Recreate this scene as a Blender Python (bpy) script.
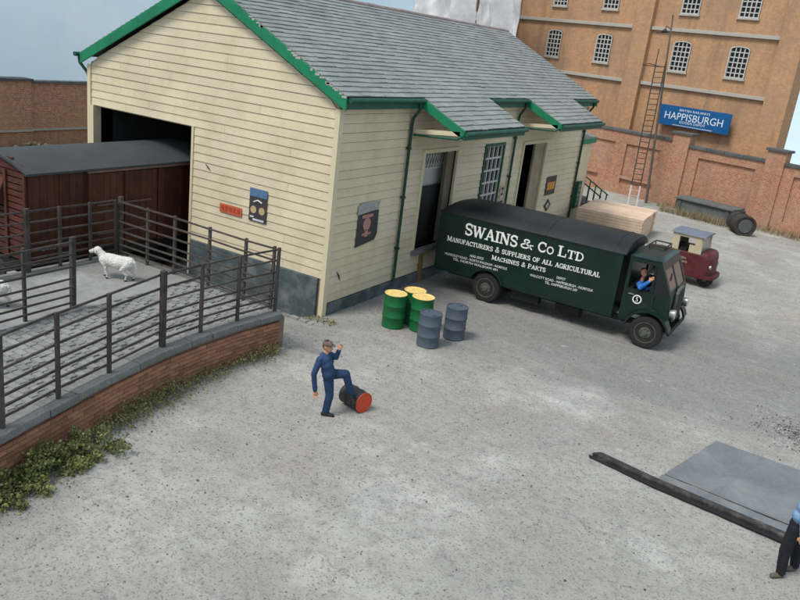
import bpy, bmesh, math, random
from mathutils import Vector, Matrix, noise
random.seed(7)
PI = math.pi
for o in list(bpy.data.objects): bpy.data.objects.remove(o)
sc = bpy.context.scene
COL = sc.collection

# ------------------------------------------------------------------ camera
cam = bpy.data.cameras.new('camera'); co = bpy.data.objects.new('camera', cam); COL.objects.link(co)
cam.sensor_width = 36.0; cam.lens = 34.974; cam.clip_start = 0.1; cam.clip_end = 2000
co.matrix_world = Matrix.Translation((10.30318, -14.59325, 6.52289)) @ Matrix.Rotation(0.51082, 4, 'Z') \
    @ Matrix.Rotation(PI/2 - 0.31904, 4, 'X') @ Matrix.Rotation(0.12438, 4, 'Z')
sc.camera = co

# ------------------------------------------------------------------ light
SUN_EL, SUN_AZ = math.radians(57), math.radians(-158)      # azimuth from +Y, clockwise: light comes from behind left of the camera
w = bpy.data.worlds.new('World'); sc.world = w; w.use_nodes = True
nt = w.node_tree; nt.nodes.clear()
out = nt.nodes.new('ShaderNodeOutputWorld'); bg = nt.nodes.new('ShaderNodeBackground'); bg.inputs['Strength'].default_value = 0.105
sky = nt.nodes.new('ShaderNodeTexSky'); sky.sky_type = 'NISHITA'; sky.sun_disc = False
sky.sun_elevation = SUN_EL; sky.sun_rotation = SUN_AZ; sky.dust_density = 3.0; sky.ozone_density = 1.0; sky.air_density = 1.0
tc = nt.nodes.new('ShaderNodeTexCoord'); mp = nt.nodes.new('ShaderNodeMapping'); mp.inputs['Scale'].default_value = (1, 1, 3)
nz = nt.nodes.new('ShaderNodeTexNoise'); nz.inputs['Scale'].default_value = 2.6; nz.inputs['Detail'].default_value = 5; nz.inputs['Roughness'].default_value = .55
cr = nt.nodes.new('ShaderNodeValToRGB'); cr.color_ramp.elements[0].position = .42; cr.color_ramp.elements[0].color = (.52, .52, .52, 1)
cr.color_ramp.elements[1].position = .68; cr.color_ramp.elements[1].color = (.9, .9, .9, 1)
mx = nt.nodes.new('ShaderNodeMix'); mx.data_type = 'RGBA'
nt.links.new(tc.outputs['Generated'], mp.inputs['Vector']); nt.links.new(mp.outputs[0], nz.inputs['Vector'])
nt.links.new(nz.outputs['Fac'], cr.inputs['Fac']); nt.links.new(cr.outputs['Color'], mx.inputs['Factor'])
nt.links.new(sky.outputs[0], mx.inputs['A']); mx.inputs['B'].default_value = (3.9, 4.5, 4.9, 1)
nt.links.new(mx.outputs['Result'], bg.inputs['Color']); nt.links.new(bg.outputs[0], out.inputs['Surface'])
sl = bpy.data.lights.new('sun', 'SUN'); sl.energy = 1.5; sl.angle = math.radians(18); sl.color = (1, .96, .9)
so = bpy.data.objects.new('sun', sl); COL.objects.link(so)
sd = Vector((math.sin(SUN_AZ)*math.cos(SUN_EL), math.cos(SUN_AZ)*math.cos(SUN_EL), math.sin(SUN_EL)))
so.rotation_euler = sd.to_track_quat('Z', 'Y').to_euler()
vs = sc.view_settings; vs.view_transform = 'Standard'; vs.look = 'None'; vs.gamma = 1; vs.exposure = 0.78; vs.use_curve_mapping = False

# ------------------------------------------------------------------ helpers
class MB:
    """collects faces; build() links them as ONE mesh object"""
    def __init__(s): s.v = []; s.f = []; s.m = []; s.r = []; s.mi = 0; s.rv = None
    def add(s, vs, fs):
        n = len(s.v); r = random.random() if s.rv is None else s.rv
        s.v += [tuple(x) for x in vs]
        for f in fs: s.f.append([i+n for i in f]); s.m.append(s.mi); s.r.append(r)
        return s
    def box(s, x0, x1, y0, y1, z0, z1):
        return s.add([(x0,y0,z0),(x1,y0,z0),(x1,y1,z0),(x0,y1,z0),(x0,y0,z1),(x1,y0,z1),(x1,y1,z1),(x0,y1,z1)],
                     [(0,3,2,1),(4,5,6,7),(0,1,5,4),(1,2,6,5),(2,3,7,6),(3,0,4,7)])
    def hexa(s, b, t):
        """two quads of corners joined"""
        return s.add(list(b)+list(t), [(3,2,1,0),(4,5,6,7),(0,1,5,4),(1,2,6,5),(2,3,7,6),(3,0,4,7)])
    def bar(s, a, b, w, h=None, up=(0,0,1)):
        a = Vector(a); b = Vector(b); d = (b-a).normalized(); u = Vector(up)
        if abs(d.dot(u)) > .98: u = Vector((1,0,0))
        x = d.cross(u).normalized(); y = x.cross(d).normalized(); h = h or w
        q = lambda p: [p-x*w/2-y*h/2, p+x*w/2-y*h/2, p+x*w/2+y*h/2, p-x*w/2+y*h/2]
        return s.hexa(q(a), q(b))
    def prism(s, pts, axis, a, b):
        """polygon in the two other axes, extruded along axis from a to b"""
        def P(p, t):
            if axis == 'x': return (t, p[0], p[1])
            if axis == 'y': return (p[0], t, p[1])
            return (p[0], p[1], t)
        n = len(pts); vs = [P(p, a) for p in pts]+[P(p, b) for p in pts]
        fs = [list(range(n)), list(range(2*n-1, n-1, -1))]+[(i, i+n, (i+1) % n+n, (i+1) % n) for i in range(n)]
        return s.add(vs, fs)
    def tube(s, pts, r, n=8, cap=True):
        pts = [Vector(p) for p in pts]; k = len(pts); rs = r if isinstance(r, (list, tuple)) else [r]*k
        vs = []; prev = None
        for i, p in enumerate(pts):
            d = (pts[min(i+1, k-1)]-pts[max(i-1, 0)]).normalized()
            if prev is None:
                u = Vector((0,0,1)) if abs(d.z) < .9 else Vector((1,0,0)); x = d.cross(u).normalized()
            else: x = (prev-d*prev.dot(d)).normalized()
            prev = x; y = d.cross(x)
            for j in range(n):
                a = 2*PI*j/n; vs.append(p+(x*math.cos(a)+y*math.sin(a))*rs[i])
        fs = []
        for i in range(k-1):
            for j in range(n): fs.append((i*n+j, i*n+(j+1) % n, (i+1)*n+(j+1) % n, (i+1)*n+j))
        if cap: fs += [list(range(n-1, -1, -1)), list(range((k-1)*n, k*n))]
        return s.add(vs, fs)
    def lathe(s, prof, c, axis=(0,0,1), n=24):
        """profile of (radius, height) turned about axis at c"""
        d = Vector(axis).normalized(); u = Vector((0,0,1)) if abs(d.z) < .9 else Vector((1,0,0))
        x = d.cross(u).normalized(); y = d.cross(x); c = Vector(c); vs = []; fs = []
        for r, h in prof:
            for j in range(n):
                a = 2*PI*j/n; vs.append(c+d*h+(x*math.cos(a)+y*math.sin(a))*max(r, 1e-4))
        k = len(prof)
        for i in range(k-1):
            for j in range(n): fs.append((i*n+j, i*n+(j+1) % n, (i+1)*n+(j+1) % n, (i+1)*n+j))
        fs += [list(range(n-1, -1, -1)), list(range((k-1)*n, k*n))]
        return s.add(vs, fs)
    def ball(s, c, rx, ry=None, rz=None, n=10, m=7):
        ry = ry or rx; rz = rz or rx; vs = []; fs = []
        for i in range(m+1):
            t = PI*i/m
            for j in range(n):
                a = 2*PI*j/n; vs.append((c[0]+rx*math.sin(t)*math.cos(a), c[1]+ry*math.sin(t)*math.sin(a), c[2]+rz*math.cos(t)))
        for i in range(m):
            for j in range(n): fs.append((i*n+j, (i+1)*n+j, (i+1)*n+(j+1) % n, i*n+(j+1) % n))
        return s.add(vs, fs)
    def mesh(s, name, mats, org=(0,0,0), smooth=False):
        me = bpy.data.meshes.new(name)
        o = Vector(org)
        me.from_pydata([Vector(v)-o for v in s.v], [], s.f)
        for m in (mats if isinstance(mats, (list, tuple)) else [mats]): me.materials.append(m)
        me.polygons.foreach_set('material_index', s.m)
        at = me.attributes.new('rnd', 'FLOAT', 'FACE'); at.data.foreach_set('value', s.r)
        bm = bmesh.new(); bm.from_mesh(me); bmesh.ops.recalc_face_normals(bm, faces=bm.faces)
        uv = bm.loops.layers.uv.new('UVMap')
        for f in bm.faces:
            n = f.normal
            for l in f.loops:
                p = l.vert.co
                if abs(n.z) > .8: l[uv].uv = (p.x, p.y)
                elif abs(n.x) > abs(n.y): l[uv].uv = (p.y, p.z)
                else: l[uv].uv = (p.x, p.z)
            f.smooth = smooth
        bm.to_mesh(me); bm.free()
        if smooth: me.set_sharp_from_angle(angle=math.radians(38))
        return me
    def build(s, name, mats, parent=None, org=(0,0,0), smooth=False, bevel=0):
        o = bpy.data.objects.new(name, s.mesh(name, mats, org, smooth)); COL.objects.link(o)
        if parent: o.parent = parent
        if bevel:
            b = o.modifiers.new('b', 'BEVEL'); b.width = bevel; b.segments = 2; b.limit_method = 'ANGLE'; b.angle_limit = math.radians(40)
        return o

def tag(o, label=None, cat=None, group=None, kind=None):
    if label: o['label'] = label
    if cat: o['category'] = cat
    if group: o['group'] = group
    if kind: o['kind'] = kind
    return o
def empty(name, loc, rz=0, label=None, cat=None, group=None):
    o = bpy.data.objects.new(name, None); COL.objects.link(o); o.location = loc; o.rotation_euler = (0,0,rz)
    o.empty_display_size = .2
    return tag(o, label, cat, group)
def inst(name, me, parent=None, loc=(0,0,0), rot=(0,0,0), scale=None):
    o = bpy.data.objects.new(name, me); COL.objects.link(o); o.parent = parent; o.location = loc; o.rotation_euler = rot
    if scale: o.scale = scale
    return o
def copy_tree(o, parent=None):
    c = o.copy(); COL.objects.link(c); c.parent = parent
    for ch in list(o.children): copy_tree(ch, c)
    return c

# ------------------------------------------------------------------ materials
def M(name, col, rough=.8, var=.18, scale=2.5, fine=0, fscale=60, bump=0, bscale=60, dirt=None, objrand=0, facerand=0, metal=0, spec=.3, coat=0):
    m = bpy.data.materials.new(name); m.use_nodes = True; t = m.node_tree; N = t.nodes; Lk = t.links
    p = N['Principled BSDF']; p.inputs['Roughness'].default_value = rough; p.inputs['Metallic'].default_value = metal
    p.inputs['Specular IOR Level'].default_value = spec; p.inputs['Coat Weight'].default_value = coat
    c = N.new('ShaderNodeTexCoord'); P = c.outputs['Object']
    def noi(sc_, det=4, ro=.6):
        n = N.new('ShaderNodeTexNoise'); n.inputs['Scale'].default_value = sc_; n.inputs['Detail'].default_value = det
        n.inputs['Roughness'].default_value = ro; Lk.new(P, n.inputs['Vector']); return n.outputs['Fac']
    def mr(sock, a, b, lo=.3, hi=.7):
        r = N.new('ShaderNodeMapRange'); r.inputs[1].default_value = lo; r.inputs[2].default_value = hi
        r.inputs[3].default_value = a; r.inputs[4].default_value = b; Lk.new(sock, r.inputs[0]); return r.outputs[0]
    def mul(a, b):
        n = N.new('ShaderNodeMath'); n.operation = 'MULTIPLY'; Lk.new(a, n.inputs[0]); Lk.new(b, n.inputs[1]); return n.outputs[0]
    f = mr(noi(scale), 1-var, 1+var)
    if fine: f = mul(f, mr(noi(fscale, 3, .7), 1-fine, 1+fine))
    if objrand:
        oi = N.new('ShaderNodeObjectInfo'); f = mul(f, mr(oi.outputs['Random'], 1-objrand, 1+objrand, 0, 1))
    if facerand:
        a = N.new('ShaderNodeAttribute'); a.attribute_name = 'rnd'; f = mul(f, mr(a.outputs['Fac'], 1-facerand, 1+facerand, 0, 1))
    v = N.new('ShaderNodeVectorMath'); v.operation = 'SCALE'; v.inputs[0].default_value = col[:3]; Lk.new(f, v.inputs['Scale'])
    cs = v.outputs[0]
    if dirt:
        dc, amt, ds = dirt
        x = N.new('ShaderNodeMix'); x.data_type = 'RGBA'; x.inputs['B'].default_value = (*dc, 1)
        Lk.new(mr(noi(ds, 6, .7), 0, amt, .48, .72), x.inputs['Factor']); Lk.new(cs, x.inputs['A']); cs = x.outputs['Result']
    Lk.new(cs, p.inputs['Base Color'])
    if bump:
        b = N.new('ShaderNodeBump'); b.inputs['Strength'].default_value = min(1, bump); b.inputs['Distance'].default_value = .02
        Lk.new(noi(bscale, 4, .7), b.inputs['Height']); Lk.new(b.outputs[0], p.inputs['Normal'])
    m['_'] = 0
    return m
def brickmat(name, c1, c2, mortar, bw=.225, bh=.075, var=.3, stain=(.2,.12,.08), stain_amt=.5, ss=.5, msize=.012, streak=0):
    m = bpy.data.materials.new(name); m.use_nodes = True; t = m.node_tree; N = t.nodes; Lk = t.links
    p = N['Principled BSDF']; p.inputs['Roughness'].default_value = .9; p.inputs['Specular IOR Level'].default_value = .15
    c = N.new('ShaderNodeTexCoord'); b = N.new('ShaderNodeTexBrick')
    b.inputs['Scale'].default_value = 1; b.inputs['Brick Width'].default_value = bw; b.inputs['Row Height'].default_value = bh
    b.inputs['Mortar Size'].default_value = msize; b.inputs['Color1'].default_value = (*c1, 1); b.inputs['Color2'].default_value = (*c2, 1)
    b.inputs['Mortar'].default_value = (*mortar, 1); b.inputs['Bias'].default_value = -.1
    Lk.new(c.outputs['UV'], b.inputs['Vector'])
    def noi(s_, d=5, r=.65):
        n = N.new('ShaderNodeTexNoise'); n.inputs['Scale'].default_value = s_; n.inputs['Detail'].default_value = d; n.inputs['Roughness'].default_value = r
        Lk.new(c.outputs['Object'], n.inputs['Vector']); return n.outputs['Fac']
    def mr(sock, a, b_, lo=.3, hi=.7):
        r = N.new('ShaderNodeMapRange'); r.inputs[1].default_value = lo; r.inputs[2].default_value = hi
        r.inputs[3].default_value = a; r.inputs[4].default_value = b_; Lk.new(sock, r.inputs[0]); return r.outputs[0]
    v = N.new('ShaderNodeVectorMath'); v.operation = 'SCALE'; Lk.new(b.outputs['Color'], v.inputs[0]); Lk.new(mr(noi(7), 1-var, 1+var), v.inputs['Scale'])
    x = N.new('ShaderNodeMix'); x.data_type = 'RGBA'; x.inputs['B'].default_value = (*stain, 1)
    Lk.new(mr(noi(ss, 6), 0, stain_amt, .42, .72), x.inputs['Factor']); Lk.new(v.outputs[0], x.inputs['A'])
    Lk.new(x.outputs['Result'], p.inputs['Base Color'])
    if streak:
        mpp = N.new('ShaderNodeMapping'); mpp.inputs['Scale'].default_value = (1.6, 1.6, .22); Lk.new(c.outputs['Object'], mpp.inputs['Vector'])
        n3 = N.new('ShaderNodeTexNoise'); n3.inputs['Scale'].default_value = 1; n3.inputs['Detail'].default_value = 6; n3.inputs['Roughness'].default_value = .65; Lk.new(mpp.outputs[0], n3.inputs['Vector'])
        x2 = N.new('ShaderNodeMix'); x2.data_type = 'RGBA'; x2.inputs['B'].default_value = (.17,.12,.085,1)
        Lk.new(mr(n3.outputs['Fac'], 0, streak, .48, .75), x2.inputs['Factor']); Lk.new(x.outputs['Result'], x2.inputs['A']); Lk.new(x2.outputs['Result'], p.inputs['Base Color'])
    bp = N.new('ShaderNodeBump'); bp.inputs['Strength'].default_value = .5; bp.inputs['Distance'].default_value = .01
    Lk.new(mr(b.outputs['Fac'], 1, 0, 0, 1), bp.inputs['Height']); Lk.new(bp.outputs[0], p.inputs['Normal'])
    return m
def groundmat():
    m = bpy.data.materials.new('yard_dust'); m.use_nodes = True; t = m.node_tree; N = t.nodes; Lk = t.links
    p = N['Principled BSDF']; p.inputs['Roughness'].default_value = .95; p.inputs['Specular IOR Level'].default_value = .1
    c = N.new('ShaderNodeTexCoord')
    def noi(s_, d=5, r=.6, off=0):
        mpn = N.new('ShaderNodeMapping'); mpn.inputs['Location'].default_value = (off, off*.7, 0); Lk.new(c.outputs['Object'], mpn.inputs['Vector'])
        n = N.new('ShaderNodeTexNoise'); n.inputs['Scale'].default_value = s_; n.inputs['Detail'].default_value = d; n.inputs['Roughness'].default_value = r
        Lk.new(mpn.outputs[0], n.inputs['Vector']); return n.outputs['Fac']
    def mr(sock, a, b, lo, hi):
        r = N.new('ShaderNodeMapRange'); r.inputs[1].default_value = lo; r.inputs[2].default_value = hi
        r.inputs[3].default_value = a; r.inputs[4].default_value = b; Lk.new(sock, r.inputs[0]); return r.outputs[0]
    def mix(a, b, f):
        x = N.new('ShaderNodeMix'); x.data_type = 'RGBA'
        if isinstance(a, tuple): x.inputs['A'].default_value = (*a, 1)
        else: Lk.new(a, x.inputs['A'])
        x.inputs['B'].default_value = (*b, 1); Lk.new(f, x.inputs['Factor']); return x.outputs['Result']
    cs = mix((.385,.378,.342), (.325,.32,.298), mr(noi(.22, 4), 0, 1, .4, .62))
    cs = mix(cs, (.32,.28,.215), mr(noi(.35, 5, .6, 11), 0, .6, .5, .72))
    cs = mix(cs, (.56,.55,.52), mr(noi(.4, 7, .72, 23), 0, .85, .50, .72))
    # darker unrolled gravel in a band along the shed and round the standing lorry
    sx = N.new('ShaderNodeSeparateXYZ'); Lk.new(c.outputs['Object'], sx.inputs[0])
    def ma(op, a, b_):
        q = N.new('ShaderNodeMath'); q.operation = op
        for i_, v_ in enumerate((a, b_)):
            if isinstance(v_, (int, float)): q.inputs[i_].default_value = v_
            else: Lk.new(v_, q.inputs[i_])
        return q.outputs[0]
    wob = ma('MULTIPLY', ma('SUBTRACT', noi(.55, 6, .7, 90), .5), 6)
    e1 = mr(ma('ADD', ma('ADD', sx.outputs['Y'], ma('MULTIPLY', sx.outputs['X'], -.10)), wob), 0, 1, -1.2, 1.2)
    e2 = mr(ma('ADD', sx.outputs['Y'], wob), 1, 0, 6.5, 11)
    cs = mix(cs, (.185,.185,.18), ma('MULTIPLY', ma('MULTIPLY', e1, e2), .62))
    cs = mix(cs, (.17,.17,.17), mr(noi(6, 4, .7, 5), 0, .5, .48, .72))
    cs = mix(cs, (.085,.085,.085), mr(noi(13, 3, .75, 31), 0, .75, .60, .70))
    cs = mix(cs, (.52,.51,.49), mr(noi(17, 3, .75, 47), 0, .6, .60, .72))
    cs = mix(cs, (.68,.68,.66), mr(noi(1.1, 9, .8, 61), 0, .7, .60, .74))
    cs = mix(cs, (.15,.15,.148), mr(noi(1.9, 9, .82, 131), 0, .75, .53, .74))
    cs = mix(cs, (.13,.13,.13), mr(noi(24, 2, .6, 77), 0, .7, .58, .66))
    for ang, off, colr, amt in ((.6, 3, (.47,.46,.43), .32), (-.35, 40, (.22,.22,.215), .28)):
        mpn = N.new('ShaderNodeMapping'); mpn.inputs['Rotation'].default_value = (0,0,ang); mpn.inputs['Scale'].default_value = (.14,1.3,1); mpn.inputs['Location'].default_value = (off,off,0); Lk.new(c.outputs['Object'], mpn.inputs['Vector'])
        n = N.new('ShaderNodeTexNoise'); n.inputs['Scale'].default_value = 1; n.inputs['Detail'].default_value = 7; n.inputs['Roughness'].default_value = .7; Lk.new(mpn.outputs[0], n.inputs['Vector'])
        cs = mix(cs, colr, mr(n.outputs['Fac'], 0, amt, .52, .74))
    Lk.new(cs, p.inputs['Base Color'])
    b = N.new('ShaderNodeBump'); b.inputs['Strength'].default_value = .8; b.inputs['Distance'].default_value = .03
    Lk.new(noi(16, 6, .75), b.inputs['Height']); Lk.new(b.outputs[0], p.inputs['Normal'])
    return m

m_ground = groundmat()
m_cream = M('cream_boards', (.63,.555,.395), .75, .08, .7, .06, 30, .1, 30, ((.44,.34,.20), .45, 1.1), objrand=.045)
m_creamtrim = M('cream_trim', (.64,.565,.385), .7, .08, 2, dirt=((.4,.33,.22), .4, 2))
m_gap = M('board_backing', (.37,.315,.21), .9)  # darker than the boards, deepens the shadow lines between laps
m_green = M('green_paint', (.012,.20,.095), .5, .12, 2, .1, 40, dirt=((.02,.07,.045), .45, 2.2))
m_dkgreen = M('dark_green_paint', (.010,.085,.053), .55, .2, 3, dirt=((.025,.06,.045), .5, 4))
m_pipe = M('pipe_green', (.010,.052,.034), .5, .25, 3, dirt=((.05,.055,.045), .4, 4))
m_slate = M('roof_slate', (.252,.27,.26), .6, .12, .8, .12, 25, .25, 50, ((.12,.14,.14), .5, .6), facerand=.09)
m_slatedk = M('slate_underlay', (.05,.055,.055), .9)
m_ridge = M('ridge_tile', (.33,.27,.25), .8, .15, 2, objrand=.12)
m_plinth = M('shed_plinth', (.075,.10,.11), .9, .3, 2.5, .2, 30, .5, 18, ((.25,.26,.25), .55, 2.4))
m_darkint = M('interior_shade', (.035,.035,.035), .9)  # near black colour stands in for the shade inside the shed
m_paleint = M('lit_interior', (.5,.5,.48), .9, .1)
m_black = M('black_paint', (.012,.012,.013), .6, .3)
m_brown = M('wagon_brown', (.066,.021,.011), .6, .25, 3, .2, 40, dirt=((.025,.012,.01), .6, 2), objrand=.18)
m_brownend = M('wagon_end_lit', (.078,.025,.017), .7, .25, 3, objrand=.15)  # wagon brown made lighter and redder, as the lit end
m_wroof = M('wagon_roof', (.048,.055,.06), .7, .12, 1.5, .1, 20, .1)
m_fence = M('fence_timber', (.068,.06,.054), .85, .35, 5, .2, 60, .3, 60, objrand=.2)
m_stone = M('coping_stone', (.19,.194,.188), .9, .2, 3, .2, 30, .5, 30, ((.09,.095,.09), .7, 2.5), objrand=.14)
m_sett = M('granite_sett', (.225,.23,.222), .85, .12, 1.2, .15, 30, .4, 50, ((.30,.30,.29), .5, .7), facerand=.16)
m_slab = M('pen_concrete', (.235,.235,.228), .9, .12, .8, .14, 14, .4, 50, ((.42,.44,.44), .6, .9))
m_joint = M('sett_joint', (.19,.19,.185), .95)
m_brick = M('dock_brick', (.31,.15,.088), .9, .25, 6, .2, 50, .4, 60, ((.36,.22,.15), .55, 1.5), objrand=.3)
m_mortar = M('mortar', (.20,.15,.12), .95)
m_wallbrick = brickmat('boundary_brick', (.47,.185,.092), (.36,.14,.08), (.43,.31,.235), stain=(.44,.31,.23), stain_amt=.55, ss=.7, streak=.35)
m_leftbrick = brickmat('left_wall_brick', (.46,.21,.11), (.33,.14,.09), (.44,.31,.23), stain=(.48,.29,.13), stain_amt=.5, ss=.6)
m_warebrick = brickmat('warehouse_brick', (.52,.295,.15), (.45,.255,.135), (.50,.32,.20), var=.16, stain=(.33,.22,.16), stain_amt=.75, ss=.4, msize=.008, streak=.5)
m_string = M('string_course', (.42,.40,.36), .85, .12, 2, dirt=((.3,.25,.2), .5, 2))
m_coping = M('wall_coping', (.10,.105,.105), .9, .25, 2, objrand=.2)
m_winframe = M('white_window_bars', (.50,.49,.46), .6, .08)
m_glass = M('dark_glass', (.012,.013,.016), .12, .1, spec=.5)
m_lorry = M('lorry_green', (.005,.020,.0145), .42, .25, 2, .1, 20, dirt=((.012,.022,.019), .5, 1.2), coat=.1)
m_lroof = M('lorry_roof_black', (.010,.0135,.0155), .5, .3, 1.5, dirt=((.03,.034,.034), .35, 1.4))
m_tyre = M('tyre_rubber', (.022,.021,.02), .85, .2, 8)
m_rim = M('wheel_rim', (.085,.095,.08), .6, .35, 12, .2, 60)
m_chrome = M('dull_metal', (.35,.35,.34), .4, .2, 5, metal=.6)
m_white = M('white_lettering', (.78,.78,.75), .6, .05)
m_maroon = M('maroon_paint', (.09,.015,.019), .55, .25, 3, dirt=((.12,.06,.055), .4, 5))
m_creamcab = M('cream_cab_paint', (.50,.43,.29), .5, .08)
m_bgroof = M('bluegrey_cab_roof', (.145,.175,.215), .6, .1)
m_dgreen = M('drum_green', (.006,.125,.038), .42, .15, 4, dirt=((.055,.06,.03), .6, 4))
m_dyellow = M('drum_yellow', (.80,.60,.22), .55, .12, 6, dirt=((.5,.3,.06), .5, 7))
m_dblue = M('drum_bluegrey', (.075,.10,.13), .55, .15, 4, dirt=((.10,.085,.075), .55, 5))
m_dred = M('drum_orange_red', (.58,.075,.03), .55, .15, 5)
m_ddark = M('drum_dark', (.03,.033,.038), .5, .25, 5)
m_sign = M('sign_blue', (.008,.095,.27), .5, .08)
m_signtext = M('sign_lettering', (.72,.80,.85), .5, .03)
m_timber = M('pale_timber', (.64,.48,.35), .8, .12, 3, .12, 30, .15, objrand=.1)
m_post = M('brown_timber', (.22,.14,.06), .85, .2, 4, objrand=.15)
m_iron = M('old_iron', (.045,.042,.038), .8, .3, 5)
m_pole = M('weathered_pole', (.14,.115,.09), .85, .25, 3)
m_concrete = M('grey_box', (.115,.125,.12), .85, .2, 2, dirt=((.22,.22,.2), .4, 3))
m_plate = M('weighbridge_plate', (.155,.172,.182), .65, .16, .9, .1, 14, .15, 25, dirt=((.24,.255,.26), .7, .8))
m_platerim = M('weighbridge_rim', (.032,.03,.029), .7, .3, 5, dirt=((.20,.19,.17), .55, 4))
m_skin = M('skin', (.52,.27,.17), .6, .08)
m_hair = M('hair', (.05,.03,.02), .8)
m_overall = M('navy_overalls', (.02,.045,.105), .8, .3, 5, .2, 40, .2, 40)
m_trouser = M('black_trousers', (.012,.013,.018), .8, .3, 6)
m_shirt = M('pale_blue_shirt', (.16,.27,.42), .8, .3, 9)
m_bshirt = M('bright_blue_jacket', (.03,.16,.48), .8, .15, 8)
m_shoe = M('brown_shoes', (.11,.085,.06), .6, .2)
m_dshoe = M('dark_shoes', (.03,.022,.018), .6, .2)
m_cap = M('tweed_cap', (.13,.10,.09), .9, .2, 20)
m_wool = M('sheep_wool', (.66,.65,.60), .95, .12, 8, .15, 40, .8, 35, ((.45,.40,.32), .35, 6))
m_face = M('sheep_face', (.60,.57,.52), .9, .1)
m_hoof = M('hoof_dark', (.08,.07,.06), .8)
m_weed = M('weed_leaves', (.20,.20,.08), .8, .35, 2, dirt=((.24,.20,.11), .7, 3), facerand=.45)
m_bush = M('bush_leaves', (.17,.19,.065), .8, .35, 2, dirt=((.23,.21,.08), .7, 2.5), facerand=.5)
m_dry = M('dry_grass', (.30,.25,.15), .9, .2, 3, facerand=.3)
m_stem = M('stems', (.09,.075,.045), .9)
m_cloth = M('white_sheet', (.60,.60,.61), .8, .1, 3)
m_stonebits = M('gravel_stone', (.22,.215,.21), .9, .2, 5, facerand=.75)
m_railst = M('rail_steel', (.13,.085,.06), .6, .3, 6)

# ------------------------------------------------------------------ ground
def sst(a, b, x):
    t = max(0, min(1, (x-a)/(b-a))); return t*t*(3-2*t)
def gz(x, y):
    z = .035*noise.noise((x*.35, y*.35, 1))+.018*noise.noise((x*1.3, y*1.3, 4))
    z -= .32*sst(.15, -.9, x)*sst(2, -1.0, y)        # dips to the track and the gap behind the dock
    k = sst(14, 40, max(abs(x), abs(y-8)))
    return z*(1-k)
def axis(lo, hi, step, far):
    a = [lo+i*step for i in range(int((hi-lo)/step)+1)]; e = []; d = step*2; x = a[-1]
    while x < far: x += d; e.append(x); d *= 1.7
    b = []; d = step*2; x = lo
    while x > -far: x -= d; b.append(x); d *= 1.7
    return b[::-1]+a+e
gx = axis(-6, 15, .16, 400); gy = axis(-13, 14, .16, 400)
g = MB(); nx = len(gx)
g.v = [(x, y, gz(x, y)+(.009*random.uniform(-1, 1) if -6 < x < 15 and -13 < y < 14 else 0)) for y in gy for x in gx]
for j in range(len(gy)-1):
    for i in range(nx-1): g.f.append([j*nx+i, j*nx+i+1, (j+1)*nx+i+1, (j+1)*nx+i])
g.m = [0]*len(g.f); g.r = [0]*len(g.f)
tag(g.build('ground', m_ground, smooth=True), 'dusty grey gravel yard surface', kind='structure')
# painted sky backscene standing round the back of the layout
m_sky = M('painted_sky', (.52,.66,.74), .95, .07, .045, dirt=((.74,.79,.82), .6, .05))
_p = m_sky.node_tree.nodes['Principled BSDF']; m_sky.node_tree.links.new(_p.inputs['Base Color'].links[0].from_socket, _p.inputs['Emission Color']); _p.inputs['Emission Strength'].default_value = .19  # weak glow added, since little light reaches the board
bsk = MB(); pth = [(-27,-70),(-27,-30),(-27,10),(-27,40),(-22,56),(-10,64),(10,64),(40,60),(80,40)]; fine = []
for i in range(len(pth)-1):
    a_, b_ = Vector(pth[i]), Vector(pth[i+1])
    for k in range(6): fine.append(a_.lerp(b_, k/6))
fine.append(Vector(pth[-1]))
bsk.v = [(p.x,p.y,z) for p in fine for z in (-.5,24)]+[(p.x*1.01,p.y+.3,z) for p in fine for z in (-.5,24)]; n_ = len(fine)*2
for i in range(len(fine)-1): bsk.f += [[2*i,2*i+2,2*i+3,2*i+1],[n_+2*i,n_+2*i+1,n_+2*i+3,n_+2*i+2],[2*i+1,2*i+3,n_+2*i+3,n_+2*i+1]]
bsk.m = [0]*len(bsk.f); bsk.r = [.5]*len(bsk.f)
tag(bsk.build('sky', m_sky, smooth=True), 'painted pale blue sky backscene', kind='structure')
# loose stones over the near yard
st = MB()
for i in range(9000):
    y = -13+23*random.random()**1.5; x = random.uniform(-.2, 14)
    if x < 1.6 and y < -2: continue
    if 8.6 < x and -2.4 < y < .5: continue
    r = random.choice((.008, .010, .013, .016, .021))*random.uniform(.6, 1.1)
    if random.random() < .006: r *= 1.8
    z = gz(x, y)+r*.25; a = random.random()*6
    pts = [(x+r*random.uniform(.8, 1.3)*math.cos(a+k*1.571), y+r*random.uniform(.7, 1.2)*math.sin(a+k*1.571), z-.2*r) for k in range(4)]
    st.add(pts+[(x+r*random.uniform(-.3, .3), y, z+r*random.uniform(.5, .9)), (x, y, z-r)],
           [(0,1,4),(1,2,4),(2,3,4),(3,0,4),(1,0,5),(2,1,5),(3,2,5),(0,3,5)])
tag(st.build('gravel', m_stonebits), 'loose grey gravel chips scattered across the yard', kind='stuff')

# ------------------------------------------------------------------ goods shed
W, Lg, Hw = 8.45, 17.4, 5.0
RX, RZ, EX, EZ = -4.17, 7.49, .25, 5.26; SL = (RZ-EZ)/(EX-RX); Y0, Y1 = -.17, 17.62
shed = empty('goods_shed', (0,0,0), 0, 'cream weatherboarded goods shed with slate roof and green bargeboards', 'goods shed')
def gtop(x): return Hw+SL*(W/2-abs(x+W/2))-.02
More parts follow.
